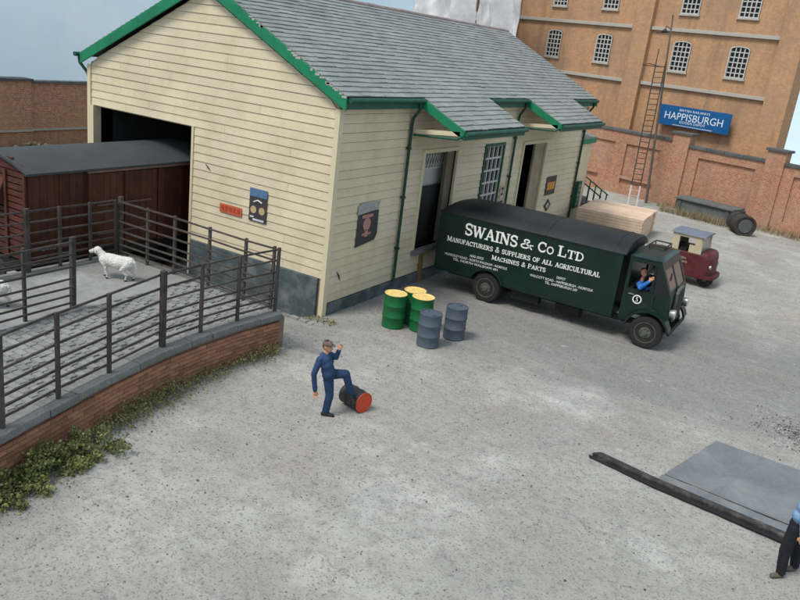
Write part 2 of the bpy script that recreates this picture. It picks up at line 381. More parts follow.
# gable wall (front): backing sheet with the wagon opening, boards, plinth
DL, DR, DH, PG = -8.28, -4.49, 3.84, .92
gw = MB()
gw.prism([(-W+.02,-.4),(DL,-.4),(DL,DH),(DR,DH),(DR,-.4),(-.02,-.4),(-.02,gtop(-.02)),(-W/2,gtop(-W/2)),(-W+.02,gtop(-W+.02))], 'y', .012, .16)
gwall = gw.build('gable_wall', m_gap, shed)
PB = .21
def boardx(x0, x1, z0, z1, xa=None, xb=None):
    """lap board on the gable plane (y=0, facing -y)"""
    xa = x0 if xa is None else xa; xb = x1 if xb is None else xb
    return MB().hexa([(x0,.012,z0),(x1,.012,z0),(x1,-.03,z0),(x0,-.03,z0)], [(xa,.012,z1),(xb,.012,z1),(xb,-.012,z1),(xa,-.012,z1)])
z = PG
while z < gtop(-W/2)-.05:
    z0, z1 = z+.008, z+PB
    def lim(zz):
        if zz <= Hw-.02: return (-W+.06, -.07)
        d = (zz-Hw+.02)/SL; return (-W+d, -d)
    a0, b0 = lim(z0); a1, b1 = lim(z1)
    if b1-a1 > .05:
        if z0 < DH-.04:
            segs = [(DR+.06, b0, DR+.06, b1)]
        else: segs = [(a0, b0, a1, b1)]
        for (p0, q0, p1, q1) in segs:
            # long runs are two or three lengths butted together
            cuts = sorted(random.sample([-7.2,-6.1,-3.4,-2.3,-5.0], 1)) if q0-p0 > 6 else ([random.choice([-3.2,-1.3,-2.2])] if random.random() < .5 and q0-p0 > 4 else [])
            xs0 = [p0]+cuts+[q0]; xs1 = [p1]+cuts+[q1]
            for i in range(len(xs0)-1):
                if xs0[i+1]-xs0[i] < .05 or xs1[i+1]-xs1[i] < -.5: continue
                dz = random.uniform(-.004, .004)
                boardx(xs0[i]+.003, xs0[i+1]-.003, z0+dz, z1, xs1[i]+.003, max(xs1[i]+.01, xs1[i+1]-.003)).build('board', m_cream, gwall)
    z += PB
MB().box(-.075,.055,-.06,.10,0,gtop(-.03)-.06).build('corner_post', m_creamtrim, shed)
MB().box(-W-.055,-W+.075,-.06,.10,-.3,gtop(-.03)-.06).build('corner_post', m_creamtrim, shed)
MB().box(DR-.005,DR+.065,-.055,.2,-.3,DH+.04).build('door_jamb', m_creamtrim, shed)
MB().box(-W+.076,DL+.02,-.058,.6,-.3,DH+.02).build('door_jamb', m_creamtrim, shed)
MB().box(DR+.07,-.17,-.07,.02,-.4,PG).build('plinth', m_plinth, shed, bevel=.015)
# side wall facing the yard
D1 = (4.12, 6.05, 1.0, 3.72); WN = (8.05, 9.38, 1.35, 3.72); D2 = (11.15, 13.28, .95, 3.64)
sw = MB()
ys = [.17, D1[0], D1[1], WN[0], WN[1], D2[0], D2[1], Lg]
for i in range(len(ys)-1):
    op = {1: D1, 3: WN, 5: D2}.get(i)
    if op: sw.box(-.16,-.012,ys[i],ys[i+1],-.1,op[2]); sw.box(-.16,-.012,ys[i],ys[i+1],op[3],Hw-.02)
    else: sw.box(-.16,-.012,ys[i],ys[i+1],-.1,Hw-.02)
swall = sw.build('side_wall', m_gap, shed)
z = .3
while z < Hw-.1:
    z0, z1 = z+.012, min(z+.215, Hw-.03)
    cuts = []
    for op in (D1, WN, D2):
        if z1 > op[2]+.02 and z0 < op[3]-.02: cuts.append(op)
    y = .105
    for op in cuts+[None]:
        ye = op[0]-.10 if op else Lg-.08
        e = random.uniform(-.004, .004)
        MB().hexa([(-.012,y,z0+e),(-.012,ye,z0+e),(.034,ye,z0+e),(.034,y,z0+e)], [(-.012,y,z1),(-.012,ye,z1),(.012,ye,z1),(.012,y,z1)]).build('board', m_cream, swall)
        if op: y = op[1]+.10
    z += .215
MB().box(-.02,.085,.11,Lg,-.1,.29).build('plinth', m_plinth, shed, bevel=.015)
MB().box(-.1,.07,Lg-.08,Lg+.06,-.1,Hw-.1).build('corner_post', m_creamtrim, shed)
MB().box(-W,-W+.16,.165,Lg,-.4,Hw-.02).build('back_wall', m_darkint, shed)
fg = MB(); fg.prism([(-W+.02,-.3),(-.18,-.3),(-.18,gtop(-.18)),(-W/2,gtop(-W/2)),(-W+.02,gtop(-W+.02))], 'y', Lg-.16, Lg); fg.build('far_gable', m_cream, shed); MB().box(-W+.17,-.17,Lg-.19,Lg-.165,-.3,4.9).build('shade_lining', m_darkint, shed); MB().box(-W+.165,-W+.19,.2,Lg-.2,-.3,4.9).build('shade_lining', m_darkint, shed)  # dark linings added to keep the shed inside black
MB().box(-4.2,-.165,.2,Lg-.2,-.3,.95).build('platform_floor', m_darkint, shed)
for p_ in (((.046,.42,1.05),(.05,.52,.93),(.046,.58,.80)), ((-3.98,-.036,3.0),(-3.9,-.04,2.93),(-3.8,-.036,2.86))):
    b = MB(); b.tube(p_, [.008,.022,.006], 5); b.build('split', m_fence, shed)
# roof
rf = MB()
for sgn in (1, -1):
    e = EX if sgn > 0 else 2*RX-EX
    rf.hexa([(RX,Y0+.02,RZ-.10),(RX,Y1-.02,RZ-.10),(e,Y1-.02,EZ-.10),(e,Y0+.02,EZ-.10)], [(RX,Y0+.02,RZ-.03),(RX,Y1-.02,RZ-.03),(e,Y1-.02,EZ-.03),(e,Y0+.02,EZ-.03)])
CAN = ((3.28, 7.18), (10.28, 14.62)); CX, CZ = 1.53, 5.26-SL*1.28
for a, b in CAN:
    rf.hexa([(EX,a+.02,EZ-.10),(EX,b-.02,EZ-.10),(CX,b-.02,CZ-.10),(CX,a+.02,CZ-.10)], [(EX,a+.02,EZ-.03),(EX,b-.02,EZ-.03),(CX,b-.02,CZ-.03),(CX,a+.02,CZ-.03)])
roof = rf.build('roof', m_slatedk, shed)
sm = MB()
LS = math.hypot(EX-RX, RZ-EZ); dx, dz = (EX-RX)/LS, -(RZ-EZ)/LS; nxn, nzn = -dz, dx
def slates(y0, y1, t0, t1, sgn=1, exp=.2, wd=.33):
    n = int(round((t1-t0)/exp)); ex = (t1-t0)/n
    for i in range(n):
        ta, tb = t0+i*ex-.02, t0+(i+1)*ex+.012
        y = y0-(wd/2 if i % 2 else 0)
        while y < y1-.02:
            a = max(y, y0); b = min(y+wd-.006, y1); y += wd
            if b-a < .02: continue
            lift = .015+random.uniform(-.005, .007); tbb = tb+random.uniform(-.012, .012)
            if random.random() < .02: lift += .012; tbb += .02
            def P(t, yy, h):
                x = RX+dx*t+nxn*h; zz = RZ+dz*t+nzn*h
                return (x if sgn > 0 else 2*RX-x, yy, zz)
            sm.hexa([P(ta,a,-.034),P(ta,b,-.034),P(tbb,b,-.02),P(tbb,a,-.02)], [P(ta,a,-.022),P(ta,b,-.022),P(tbb,b,lift-.012),P(tbb,a,lift-.012)])
slates(Y0, Y1, .05, LS, 1); slates(Y0, Y1, .05, LS, -1)
LC = math.hypot(CX-EX, CZ-EZ)
for a, b in CAN: slates(a, b, LS, LS+LC, 1)
tag(sm.build('slates', m_slate, roof), kind='stuff')
rt = MB(); rt.tube([(0,0,0),(0,.485,0)], .085, 10); rtm = rt.mesh('ridge_tile', m_ridge, smooth=True)
for i in range(36): inst('ridge_tile', rtm, roof, (RX+random.uniform(-.006,.006), Y0+.02+i*.494, RZ-.035+random.uniform(-.006,.006)))
# bargeboards, fascias
for yb in (Y0-.03, Y1):
    for sgn in (1, -1):
        if sgn > 0 and yb < 0:
            ch = MB()
            for i in range(22):
                t_ = random.uniform(.35, 1); x_ = RX+(EX-RX)*t_; z_ = RZ-SL*(x_-RX); l_ = random.uniform(.02,.07)
                ch.box(x_-l_,x_+l_,yb-.004,yb+.02,z_-.055-random.random()*.03,z_-.028)
            tag(ch.build('chipped_edge', m_string, shed), kind='stuff')
        e = EX+.03 if sgn > 0 else 2*RX-EX-.03
        ez = EZ-SL*.03
        MB().hexa([(RX,yb,RZ-.31),(RX,yb+.05,RZ-.31),(e,yb+.05,ez-.31),(e,yb,ez-.31)], [(RX,yb,RZ-.035),(RX,yb+.05,RZ-.035),(e,yb+.05,ez-.035),(e,yb,ez-.035)]).build('bargeboard', m_green, shed, bevel=.006)
for a, b in ((Y0+.025, CAN[0][0]), (CAN[0][1], CAN[1][0]), (CAN[1][1], Y1)):
    MB().box(EX-.05,EX,a,b,EZ-.30,EZ-.04).build('fascia', m_dkgreen, shed)
    gt = MB(); gt.tube([(EX+.06,a+.03,EZ-.10),(EX+.06,b-.02,EZ-.10)], .06, 8); gt.build('gutter', m_dkgreen, shed, smooth=True)
MB().box(.05,EX-.052,.12,Y1-.05,EZ-.24,EZ-.2).build('soffit', m_creamtrim, shed)
cp = empty('canopy', (0,0,0)); cp.parent = shed
for a, b in CAN:
    for ya in (a-.04, b-.01):
        MB().hexa([(EX-.05,ya,EZ-.26),(EX-.05,ya+.05,EZ-.26),(CX+.02,ya+.05,CZ-.26),(CX+.02,ya,CZ-.26)], [(EX-.05,ya,EZ-.02),(EX-.05,ya+.05,EZ-.02),(CX+.02,ya+.05,CZ-.02),(CX+.02,ya,CZ-.02)]).build('bargeboard', m_green, cp, bevel=.005)
        # end infill boarding, bracket and tie rod
        yi = ya+.06 if ya < b-.1 else ya-.04
        MB().bar((.05,ya+.05,4.36), (CX-.1,ya+.05,4.50), .10, .11).build('bracket', m_creamtrim, cp)
        rb = MB(); rb.tube([(.12,ya-.03,4.28),(CX-.15,ya-.03,4.36),(CX+.02,ya-.03,4.46)], .032, 6); rb.build('tie_pipe', m_dkgreen, cp, smooth=True)
    MB().box(CX-.03,CX+.02,a+.01,b-.01,CZ-.26,CZ-.06).build('fascia', m_dkgreen, cp)
    gt = MB(); gt.tube([(CX+.08,a-.03,CZ-.10),(CX+.08,b+.03,CZ-.10)], .058, 8); gt.build('gutter', m_dkgreen, cp, smooth=True)
def pipe(y, zt, zb):
    b = MB(); b.tube([(.30,y,zt),(.28,y,zt-.18),(.12,y,zt-.42),(.10,y,zt-.6),(.10,y,zb)], .042, 8)
    for zz in (1.2, 2.6, 3.9): b.box(.04,.145,y-.055,y+.055,zz,zz+.06)
    b.build('downpipe', m_pipe, shed, smooth=True)
pipe(3.1, 5.12, .32); pipe(10.1, 5.12, .3); pipe(17.25, 5.12, .3)
b = MB(); b.tube([(-W-.33,-.1,5.1),(-W-.3,-.1,4.95),(-W-.14,.02,4.7),(-W-.1,.05,4.5),(-W-.1,.05,.2)], .042, 8); b.build('downpipe', m_pipe, shed, smooth=True)
b = MB(); b.tube([(-W-.37,Y0-.05,EZ-.1),(-W-.37,Y1,EZ-.1)], .06, 8); b.build('gutter', m_dkgreen, shed, smooth=True)
# yard door 1: frame, added pale panel for the lit inside, dark lower leaf, lattice light at the head
def frame(y0, y1, z0, z1, mat, wd=.11, d=.07):
    fr = MB(); fr.box(-.16,d,y0-wd,y0,z0,z1+wd); fr.box(-.16,d,y1,y1+wd,z0,z1+wd); fr.box(-.155,d+.004,y0,y1,z1,z1+wd)
    return fr.build('door_frame', mat, shed, bevel=.006)
frame(D1[0], D1[1], D1[2], D1[3], m_creamtrim)
MB().box(-.165,.16,D1[0]-.12,D1[1]+.1,D1[2]-.14,D1[2]).build('door_sill', m_stone, shed, bevel=.01)
MB().box(-.15,-.05,5.62,D1[1],D1[2]+.01,D1[3]).build('sliding_door', M('door_edge_olive', (.15,.13,.085), .8), shed)
MB().box(-.42,-.38,D1[0]-.25,6.3,D1[2],3.22).build('pale_panel', m_paleint, shed)
MB().box(-.30,-.25,D1[0]-.2,D1[1]+.2,D1[2],2.70).build('door_leaf', m_black, shed)
lt = MB()
for i in range(16): lt.bar((-.33,3.7+i*.16,3.20), (-.33,3.88+i*.16,3.74), .04, .04); lt.bar((-.37,3.88+i*.16,3.20), (-.37,3.7+i*.16,3.74), .04, .04)
lt.box(-.37,-.30,D1[0]-.2,6.3,3.16,3.22); lt.build('lattice_light', m_winframe, shed)
for y in (4.55, 6.35):
    MB().bar((.10,y,-.05), (.05,y+.03,.86), .10, .12).build('sill_post', m_post, shed)
# window
wf = MB(); wf.box(-.1,.06,WN[0]-.09,WN[0],WN[2]-.05,WN[3]+.09); wf.box(-.1,.06,WN[1],WN[1]+.09,WN[2]-.05,WN[3]+.09); wf.box(-.095,.064,WN[0],WN[1],WN[3],WN[3]+.09)
win = wf.build('window', m_dkgreen, shed)
MB().box(-.10,.11,WN[0]-.14,WN[1]+.14,WN[2]-.12,WN[2]-.05).build('sill', m_creamtrim, win)
gb = MB()
for i in range(5):
    y = WN[0]+.02+i*(WN[1]-WN[0]-.04)/4; gb.box(-.05,.01,y-.028,y+.028,WN[2]-.05,WN[3])
for i in range(7):
    zz = WN[2]+i*(WN[3]-WN[2])/6; gb.box(-.046,.014,WN[0],WN[1],zz-.028,zz+.028)
gb.build('glazing_bars', m_winframe, win)
MB().box(-.09,-.07,WN[0],WN[1],WN[2]-.05,WN[3]).build('pane', m_glass, win)
# yard door 2, standing open and dark
frame(D2[0], D2[1], D2[2], D2[3], m_creamtrim, .12)
MB().box(-.10,-.02,12.35,D2[1],D2[2],D2[3]).build('sliding_door', M('door_tan', (.30,.25,.17), .8), shed)
MB().box(-.165,.16,D2[0]-.12,D2[1]+.12,D2[2]-.12,D2[2]).build('door_sill', m_stone, shed)
MB().box(-2.2,-2.1,10.3,13.5,.95,4.2).build('dark_backing', m_black, shed)  # black panel added to keep the open doorway dark
# office lean-to at the far end
an = MB(); an.prism([(-5,-.1),(-.12,-.1),(-.12,3.58),(-2.6,4.1),(-5,3.58)], 'y', Lg+.08, 19.3); annex = an.build('annex_wall', m_cream, shed)
for sgn in (1, -1):
    e = .0 if sgn > 0 else -5.2
    MB().hexa([(-2.6,Lg+.1,4.12),(-2.6,19.4,4.12),(e,19.4,3.55),(e,Lg+.1,3.55)], [(-2.6,Lg+.1,4.2),(-2.6,19.4,4.2),(e,19.4,3.63),(e,Lg+.1,3.63)]).build('annex_roof', m_slate, shed)
    MB().hexa([(-2.6,19.405,3.97),(-2.6,19.45,3.97),(e,19.45,3.40),(e,19.405,3.40)], [(-2.6,19.405,4.17),(-2.6,19.45,4.17),(e,19.45,3.60),(e,19.405,3.60)]).build('bargeboard', m_green, shed)
MB().box(-.03,.012,Lg+.1,19.4,3.36,3.56).build('fascia', m_green, shed)

# ------------------------------------------------------------------ posters and plates on the shed
def fontobj(name, txt, mat, size, loc, right, up, width=None, parent=None, depth=.004, align='CENTER', org=(0,0,0)):
    c = bpy.data.curves.new(name, 'FONT'); c.body = txt; c.size = size; c.align_x = align; c.align_y = 'BOTTOM_BASELINE'; c.extrude = depth/2; c.resolution_u = 3
    o = bpy.data.objects.new(name, c); COL.objects.link(o)
    dg = bpy.context.evaluated_depsgraph_get(); me = bpy.data.meshes.new_from_object(o.evaluated_get(dg))
    bpy.data.objects.remove(o)
    xs = [v.co.x for v in me.vertices]
    sx = (width/(max(xs)-min(xs))) if width else 1
    r = Vector(right).normalized(); u = Vector(up).normalized(); n = r.cross(u)
    Mx = Matrix((r, u, n)).transposed().to_4x4(); Mx.translation = Vector(loc)-Vector(org)
    me.transform(Mx @ Matrix.Diagonal((sx, 1, 1, 1))); me.materials.clear(); me.materials.append(mat)
    ob = bpy.data.objects.new(name, me); COL.objects.link(ob); ob.parent = parent
    if size < .2: ob['kind'] = 'stuff'        # letters too small to pick apart
    return ob
def poster_x(name, x0, x1, z0, z1, y, mat): return MB().box(x0,x1,y-.008,y,z0,z1).build(name, mat)
# posters on the gable (face -y)
m_pblue = M('poster_blue', (.09,.17,.30), .6, .15, 6); m_pdark = M('poster_dark', (.055,.05,.05), .6, .2, 8)
P1 = empty('poster', (-2.16,-.055,2.29), 0, 'blue topped poster with two cream wheel shapes on the gable boards', 'poster')
og = P1.location
MB().box(-2.44,-1.88,-.052,-.044,1.88,2.70).build('sheet', m_pdark, P1, og)
MB().box(-2.44,-1.88,-.056,-.053,2.50,2.70).build('heading', m_pblue, P1, og)
pc = MB()
for cx_ in (-2.30, -2.03): pc.lathe([(.095,0),(.095,.003),(.0,.003)], (cx_,-.053,2.17), (0,-1,0), 16)
pc.build('wheel_shape', M('poster_buff', (.45,.34,.18), .7), P1, og)
pt = MB(); pt.tube([(-2.3,-.055,2.36),(-2.16,-.055,2.42),(-2.03,-.055,2.37)], .022, 5); pt.box(-2.40,-2.28,-.056,-.053,1.97,2.01); pt.box(-2.30,-1.95,-.056,-.053,1.90,1.95)
pt.build('pale_strokes', M('poster_pale', (.55,.57,.6), .7), P1, og)
P2 = empty('enamel_plate', (-3.05,-.05,2.0), 0, 'small orange red plate with worn lettering on the gable boards', 'sign'); og = P2.location
MB().box(-3.42,-2.68,-.052,-.044,1.89,2.11).build('plate', M('plate_red', (.50,.11,.05), .6, .2, 9), P2, og)
pl_ = MB()
for i in range(5): pl_.box(-3.36+i*.135,-3.27+i*.135,-.055,-.0525,1.95,2.06)
pl_.build('worn_letters', M('plate_letters', (.38,.06,.03), .6, .3, 30), P2, og)
# poster on the yard side
P3 = empty('poster', (.05,1.57,2.08), 0, 'dark poster with pink figure under torn grey paper on the yard side', 'poster'); og = P3.location
MB().prism([(1.10,1.55),(1.95,1.64),(2.05,1.80),(2.03,2.42),(1.12,2.42)], 'x', .046, .052).build('sheet', m_pdark, P3, og)
MB().prism([(1.07,2.38),(1.98,2.44),(2.06,2.66),(1.96,2.63),(1.22,2.67),(1.07,2.58)], 'x', .053, .057).build('torn_heading', M('torn_paper', (.34,.34,.33), .8, .2, 6), P3, og)
fgm = MB(); fgm.lathe([(.17,0),(.17,.003),(0,.003)], (.053,1.53,2.1), (1,0,0), 16); fgm.box(.0535,.056,1.46,1.6,1.78,1.96); fgm.box(.0536,.0565,1.34,1.74,1.82,1.88)
fgm.box(.0533,.056,1.3,1.78,2.27,2.35)
fgm.build('pink_figure', M('poster_pink', (.42,.22,.19), .7, .1), P3, og)
P4 = empty('poster', (.05,14.5,1.92), 0, 'black framed orange poster beside the far yard door', 'poster'); og = P4.location
MB().box(.046,.054,13.98,15.02,1.56,2.29).build('sheet', m_pdark, P4, og)
q = MB()
for i in range(3): q.box(.0545,.058,14.12+i*.27,14.34+i*.27,1.76,2.06)
q.build('orange_blocks', M('poster_orange', (.65,.30,.04), .6, .15, 10), P4, og)
P5 = empty('enamel_plate', (.05,14.5,1.13), 0, 'small grey diamond plate below the orange poster', 'sign'); og = P5.location
dm = MB(); dm.prism([(14.5,.88),(14.86,1.13),(14.5,1.38),(14.14,1.13)], 'x', .046, .054); dm.build('plate', m_pdark, P5, og)
dm = MB(); dm.prism([(14.5,1.0),(14.70,1.13),(14.5,1.26),(14.30,1.13)], 'x', .0545, .057); dm.build('centre', M('plate_grey', (.4,.4,.38), .7), P5, og)
P6 = empty('enamel_plate', (.05,9.9,2.0), 0, 'small pale notice with dark figures beside the barred shed window', 'sign'); og = P6.location
MB().box(.046,.052,9.62,9.96,1.7,2.35).build('plate', M('notice_cream', (.45,.40,.3), .7, .15, 6), P6, og)
q = MB(); q.box(.0525,.056,9.68,9.9,2.2,2.28); q.box(.0525,.056,9.76,9.81,1.98,2.18); q.box(.0525,.056,9.68,9.9,2.02,2.07); q.box(.0525,.056,9.66,9.92,1.74,1.82)
q.build('marks', m_pdark, P6, og)
P7 = empty('hanging_board', (.05,17.9,1.1), 0, 'narrow dark green board standing against the far shed corner', 'sign'); og = P7.location
MB().box(-.08,-.06+.1,18.0,18.45,.6,1.75).build('board_panel', m_dkgreen, P7, og)
q = MB()
for i in range(5): q.box(.042,.046,18.08+.05*(i % 2),18.36,.72+i*.2,.83+i*.2)
q.build('marks', M('board_marks', (.25,.27,.24), .7), P7, og)

# ------------------------------------------------------------------ track and wagon
tr = MB()
for x in (-7.05, -5.62): tr.box(x-.035,x+.035,-40,Lg-.3,-.24,-.10)
tag(tr.build('rails', m_railst), 'pair of steel rails running into the shed', kind='structure')
sp = MB().box(-7.6,-5.07,-.12,.12,-.36,-.245).mesh('sleeper', m_fence)
trk = empty('sleepers', (0,0,0)); trk['kind'] = 'structure'
for i in range(30): inst('sleeper', sp, trk, (0,-9.5+i*.62,0))
wx0, wx1, wy0, wy1, wz0, wz1 = -7.52, -5.12, -4.22, 1.3, .80, 2.86
wag = empty('railway_van', (-6.32,-1.5,-.1), 0, 'brown planked railway goods van with grey curved roof half inside the shed', 'railway wagon'); og = wag.location
MB().box(wx0+.03,wx1-.03,wy0+.04,wy1-.04,wz0,wz1).build('body', m_black, wag, og)
n = 0; y = wy0+.09
while y < wy1-.1:
    ye = min(y+.19, wy1-.09)
    if not (-2.62 < (y+ye)/2 < -.60): MB().box(wx1-.03,wx1,y+.004,ye-.004,wz0+.02,wz1).build('plank', m_brown, wag, og)
    y += .19
for ya in (wy0, wy1-.09): MB().box(wx1-.05,wx1+.03,ya,ya+.09,wz0,wz1).build('corner_post', m_brown, wag, og)
dr = MB().box(wx1-.03,wx1+.025,-2.66,-.58,wz0+.08,wz1-.12).build('door', m_black, wag, og)
for i in range(11):
    MB().box(wx1+.025,wx1+.045,-2.62+i*.183,-2.62+i*.183+.176,wz0+.1,wz1-.14).build('plank', m_brown, dr, og)
for ya in (-2.72, -1.66, -.60): MB().box(wx1+.046,wx1+.085,ya,ya+.07,wz0+.04,wz1-.06).build('door_stile', m_brown, dr, og)
rl = MB(); rl.box(wx1+.05,wx1+.11,-2.75,1.0,wz1-.10,wz1-.055); rl.build('door_runner', M('runner_highlight', (.16,.09,.075), .6), wag, og)  # paler than the planks, a highlight put into the colour
for zz in (1.95, 1.25): MB().box(wx1+.086,wx1+.105,-2.5,-.85,zz,zz+.04).build('door_bar', M('door_bar', (.12,.07,.06), .6), dr, og)  # bars paler too, with the highlight in their colour
for ya in (-3.45, -2.76, .2): MB().box(wx1+.001,wx1+.03,ya,ya+.05,wz0+.02,wz1-.02).build('strapping', m_brown, wag, og)
mk = MB()
for i, (a, b_) in enumerate(((-3.92,-3.84),(-3.80,-3.76),(-3.72,-3.66),(-3.63,-3.56))): mk.box(wx1+.001,wx1+.004,a,b_,1.06,1.13)
mk.build('painted_marks', M('faded_marks', (.42,.36,.33), .8), wag, og)
z = wz0+.02
while z < 3.0:
    hw = 1.17 if z < 2.75 else 1.17*(1-(z-2.75)/.6)
    MB().box(-6.32-hw,-6.32+hw,wy0-.03+.03*0,wy0+.04,z+.012,z+.125).build('end_plank', m_brownend, wag, og)
    z += .145
for x in (-7.5, -5.22, -6.78, -5.9): MB().box(x,x+.09,wy0-.075,wy0-.031,wz0,wz1-.02).build('end_post', m_brownend, wag, og)
hd = MB(); hd.prism([(wy0-.03,2.62),(wy0-.03,2.1),(wy0-.24,2.02),(wy0-.24,2.12)], 'x', -6.72, -5.92); hd.build('vent_hood', m_brownend, wag, og)
ra = MB(); pr = []
for i in range(13):
    a = -1+2*i/12; pr.append((-6.32+a*1.3, 2.86+.30*(1-a*a)))
pr2 = [(x, zz-.05) for x, zz in pr[::-1]]
ra.prism(pr+pr2, 'y', wy0-.1, wy1+.1); ra.build('roof', m_wroof, wag, og, smooth=True)
ue = MB(); ue.prism([(-6.32+1.17*math.cos(t*PI/12), 2.85+.26*math.sin(t*PI/12)) for t in range(13)], 'y', wy0-.02, wy0+.05); ue.build('roof_end', m_brownend, wag, og)
MB().box(wx0+.06,wx1-.04,wy0-.02,wy1,.60,.79).build('underframe', m_black, wag, og)
for y in (-3.1, .2):
    wh = MB()
    for x in (-7.05, -5.62): wh.lathe([(.44,-.03),(.44,.03),(.38,.05),(.38,.07),(.08,.09)], (x,y,.35), (1,0,0), 20)
    wh.tube([(-7.3,y,.35),(-5.4,y,.35)], .07, 8); wh.build('wheelset', m_black, wag, og, smooth=True)
    MB().box(-5.42,-5.28,y-.16,y+.16,.2,.6).build('axlebox', m_iron, wag, og, bevel=.02)
for x in (-7.15, -5.5):
    bf = MB(); bf.lathe([(.09,0),(.07,.3),(.07,.42),(.2,.42),(.2,.47)], (x,wy0-.03,.70), (0,-1,0), 14); bf.build('buffer', m_iron, wag, og, smooth=True)
bl = MB(); bl.bar((-5.2,-2.2,.62), (-5.2,-.2,.2), .03, .05); bl.build('brake_lever', m_iron, wag, og)

# ------------------------------------------------------------------ cattle dock
HD = .85
FR = [(.66,-2.42),(.56,-3.5),(.54,-4.5),(.58,-5.45),(.78,-6.75),(1.0,-7.8),(1.24,-8.9),(1.5,-10.2),(1.75,-11.6)]
dock = empty('cattle_dock', (0,0,0), 0, 'brick fronted cattle dock with stone coping and granite sett floor', 'cattle dock')
core = [(x-.04, y) for x, y in FR]
cm = MB(); cm.prism([(-4.62,-2.2),(core[0][0],-2.22)]+core[1:]+[(-4.62,-11.6)], 'z', -.5, HD-.122); cm.build('dock_core', m_mortar, dock)
def along(path, d):
    for (x0, y0), (x1, y1) in zip(path[:-1], path[1:]):
        l = math.hypot(x1-x0, y1-y0)
        if d <= l: t = d/l; return x0+(x1-x0)*t, y0+(y1-y0)*t, math.atan2(y1-y0, x1-x0)
        d -= l
    return x1, y1, math.atan2(y1-y0, x1-x0)
PL = sum(math.hypot(b[0]-a[0], b[1]-a[1]) for a, b in zip(FR[:-1], FR[1:]))
bk = [MB().hexa([(-.115,-.06,-.034),(.115,-.06,-.034),(.115,0.0,-.034),(-.115,0.0,-.034)], [(-.114,-.06,.034),(.114,-.06,.034),(.114,e,.034),(-.114,e,.034)]).mesh('brick', m_brick) for e in (0,.004,-.004)]
for r in range(9):
    d = .12+(0 if r % 2 else .117); zz = -.01+r*.078
    if r % 2 == 0:
        x, y, a = along(FR, .058); inst('brick', bk[0], dock, (x,y,zz), (0,0,a), (.5,1,1))
    while d < 7.4:
        x, y, a = along(FR, d)
        nx_, ny_ = -math.sin(a), math.cos(a)
        inst('brick', random.choice(bk), dock, (x+nx_*random.uniform(-.004,.006), y+ny_*.004, zz), (0,random.uniform(-.01,.01),a))
        d += .236
d = 0
while d < PL-.3:
    ln = random.uniform(.55, .8); x, y, a = along(FR, d+ln/2)
    j = random.uniform(-.012, .012)
    cb = MB(); cb.box(-ln/2+.006,ln/2-.006,-.28,.055,.035,.165)
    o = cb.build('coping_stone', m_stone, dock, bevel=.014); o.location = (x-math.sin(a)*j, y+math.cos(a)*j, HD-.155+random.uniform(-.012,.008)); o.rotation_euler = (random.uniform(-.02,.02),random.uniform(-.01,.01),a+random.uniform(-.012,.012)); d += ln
sj = MB(); sj.prism([(-2.0,-2.24),(.36,-2.45),(.30,-3.5),(.27,-4.5),(.32,-5.45),(.5,-6.75),(.73,-7.8),(.97,-8.9),(1.24,-10.2),(1.5,-11.58),(-2.0,-11.58)], 'z', HD-.159, HD-.035); sj.build('sett_bed', m_joint, dock)
stt = MB()
def frx(y):
    for (x0, y0), (x1, y1) in zip(FR[:-1], FR[1:]):
        if y1 <= y <= y0: return x0+(x1-x0)*(y-y0)/(y1-y0)
    return FR[-1][0]
y = -2.28; k = 0
while y > -11.2:
    x = -2.0+(k % 2)*.11+random.uniform(-.02,.02); xe = frx(y)-.30
    while x < xe:
        l = random.uniform(.19,.25); e = min(x+l, xe+.03); hz = HD-.012+random.uniform(-.010,.012); i_ = .018; t = random.uniform(-.006,.006)
        if e-x > .06:
            ya, yb = y, y-.15
            stt.hexa([(x+.008,ya-.006,HD-.05),(e-.008,ya-.006,HD-.05),(e-.008,yb+.006,HD-.05),(x+.008,yb+.006,HD-.05)], [(x+i_,ya-i_,hz+t),(e-i_,ya-i_,hz-t),(e-i_,yb+i_,hz-t),(x+i_,yb+i_,hz+t)])
        x += l
    y -= .158; k += 1
tag(stt.build('setts', m_sett, dock), kind='stuff')
MB().box(-4.30,-2.0,-11.5,-2.25,HD-.155,HD-.008).build('pen_slab', m_slab, dock)
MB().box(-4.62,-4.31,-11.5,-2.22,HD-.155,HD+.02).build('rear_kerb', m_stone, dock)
MB().box(-4.30,.3,-2.245,-2.08,HD-.2,HD+.0).build('end_kerb', m_stone, dock)
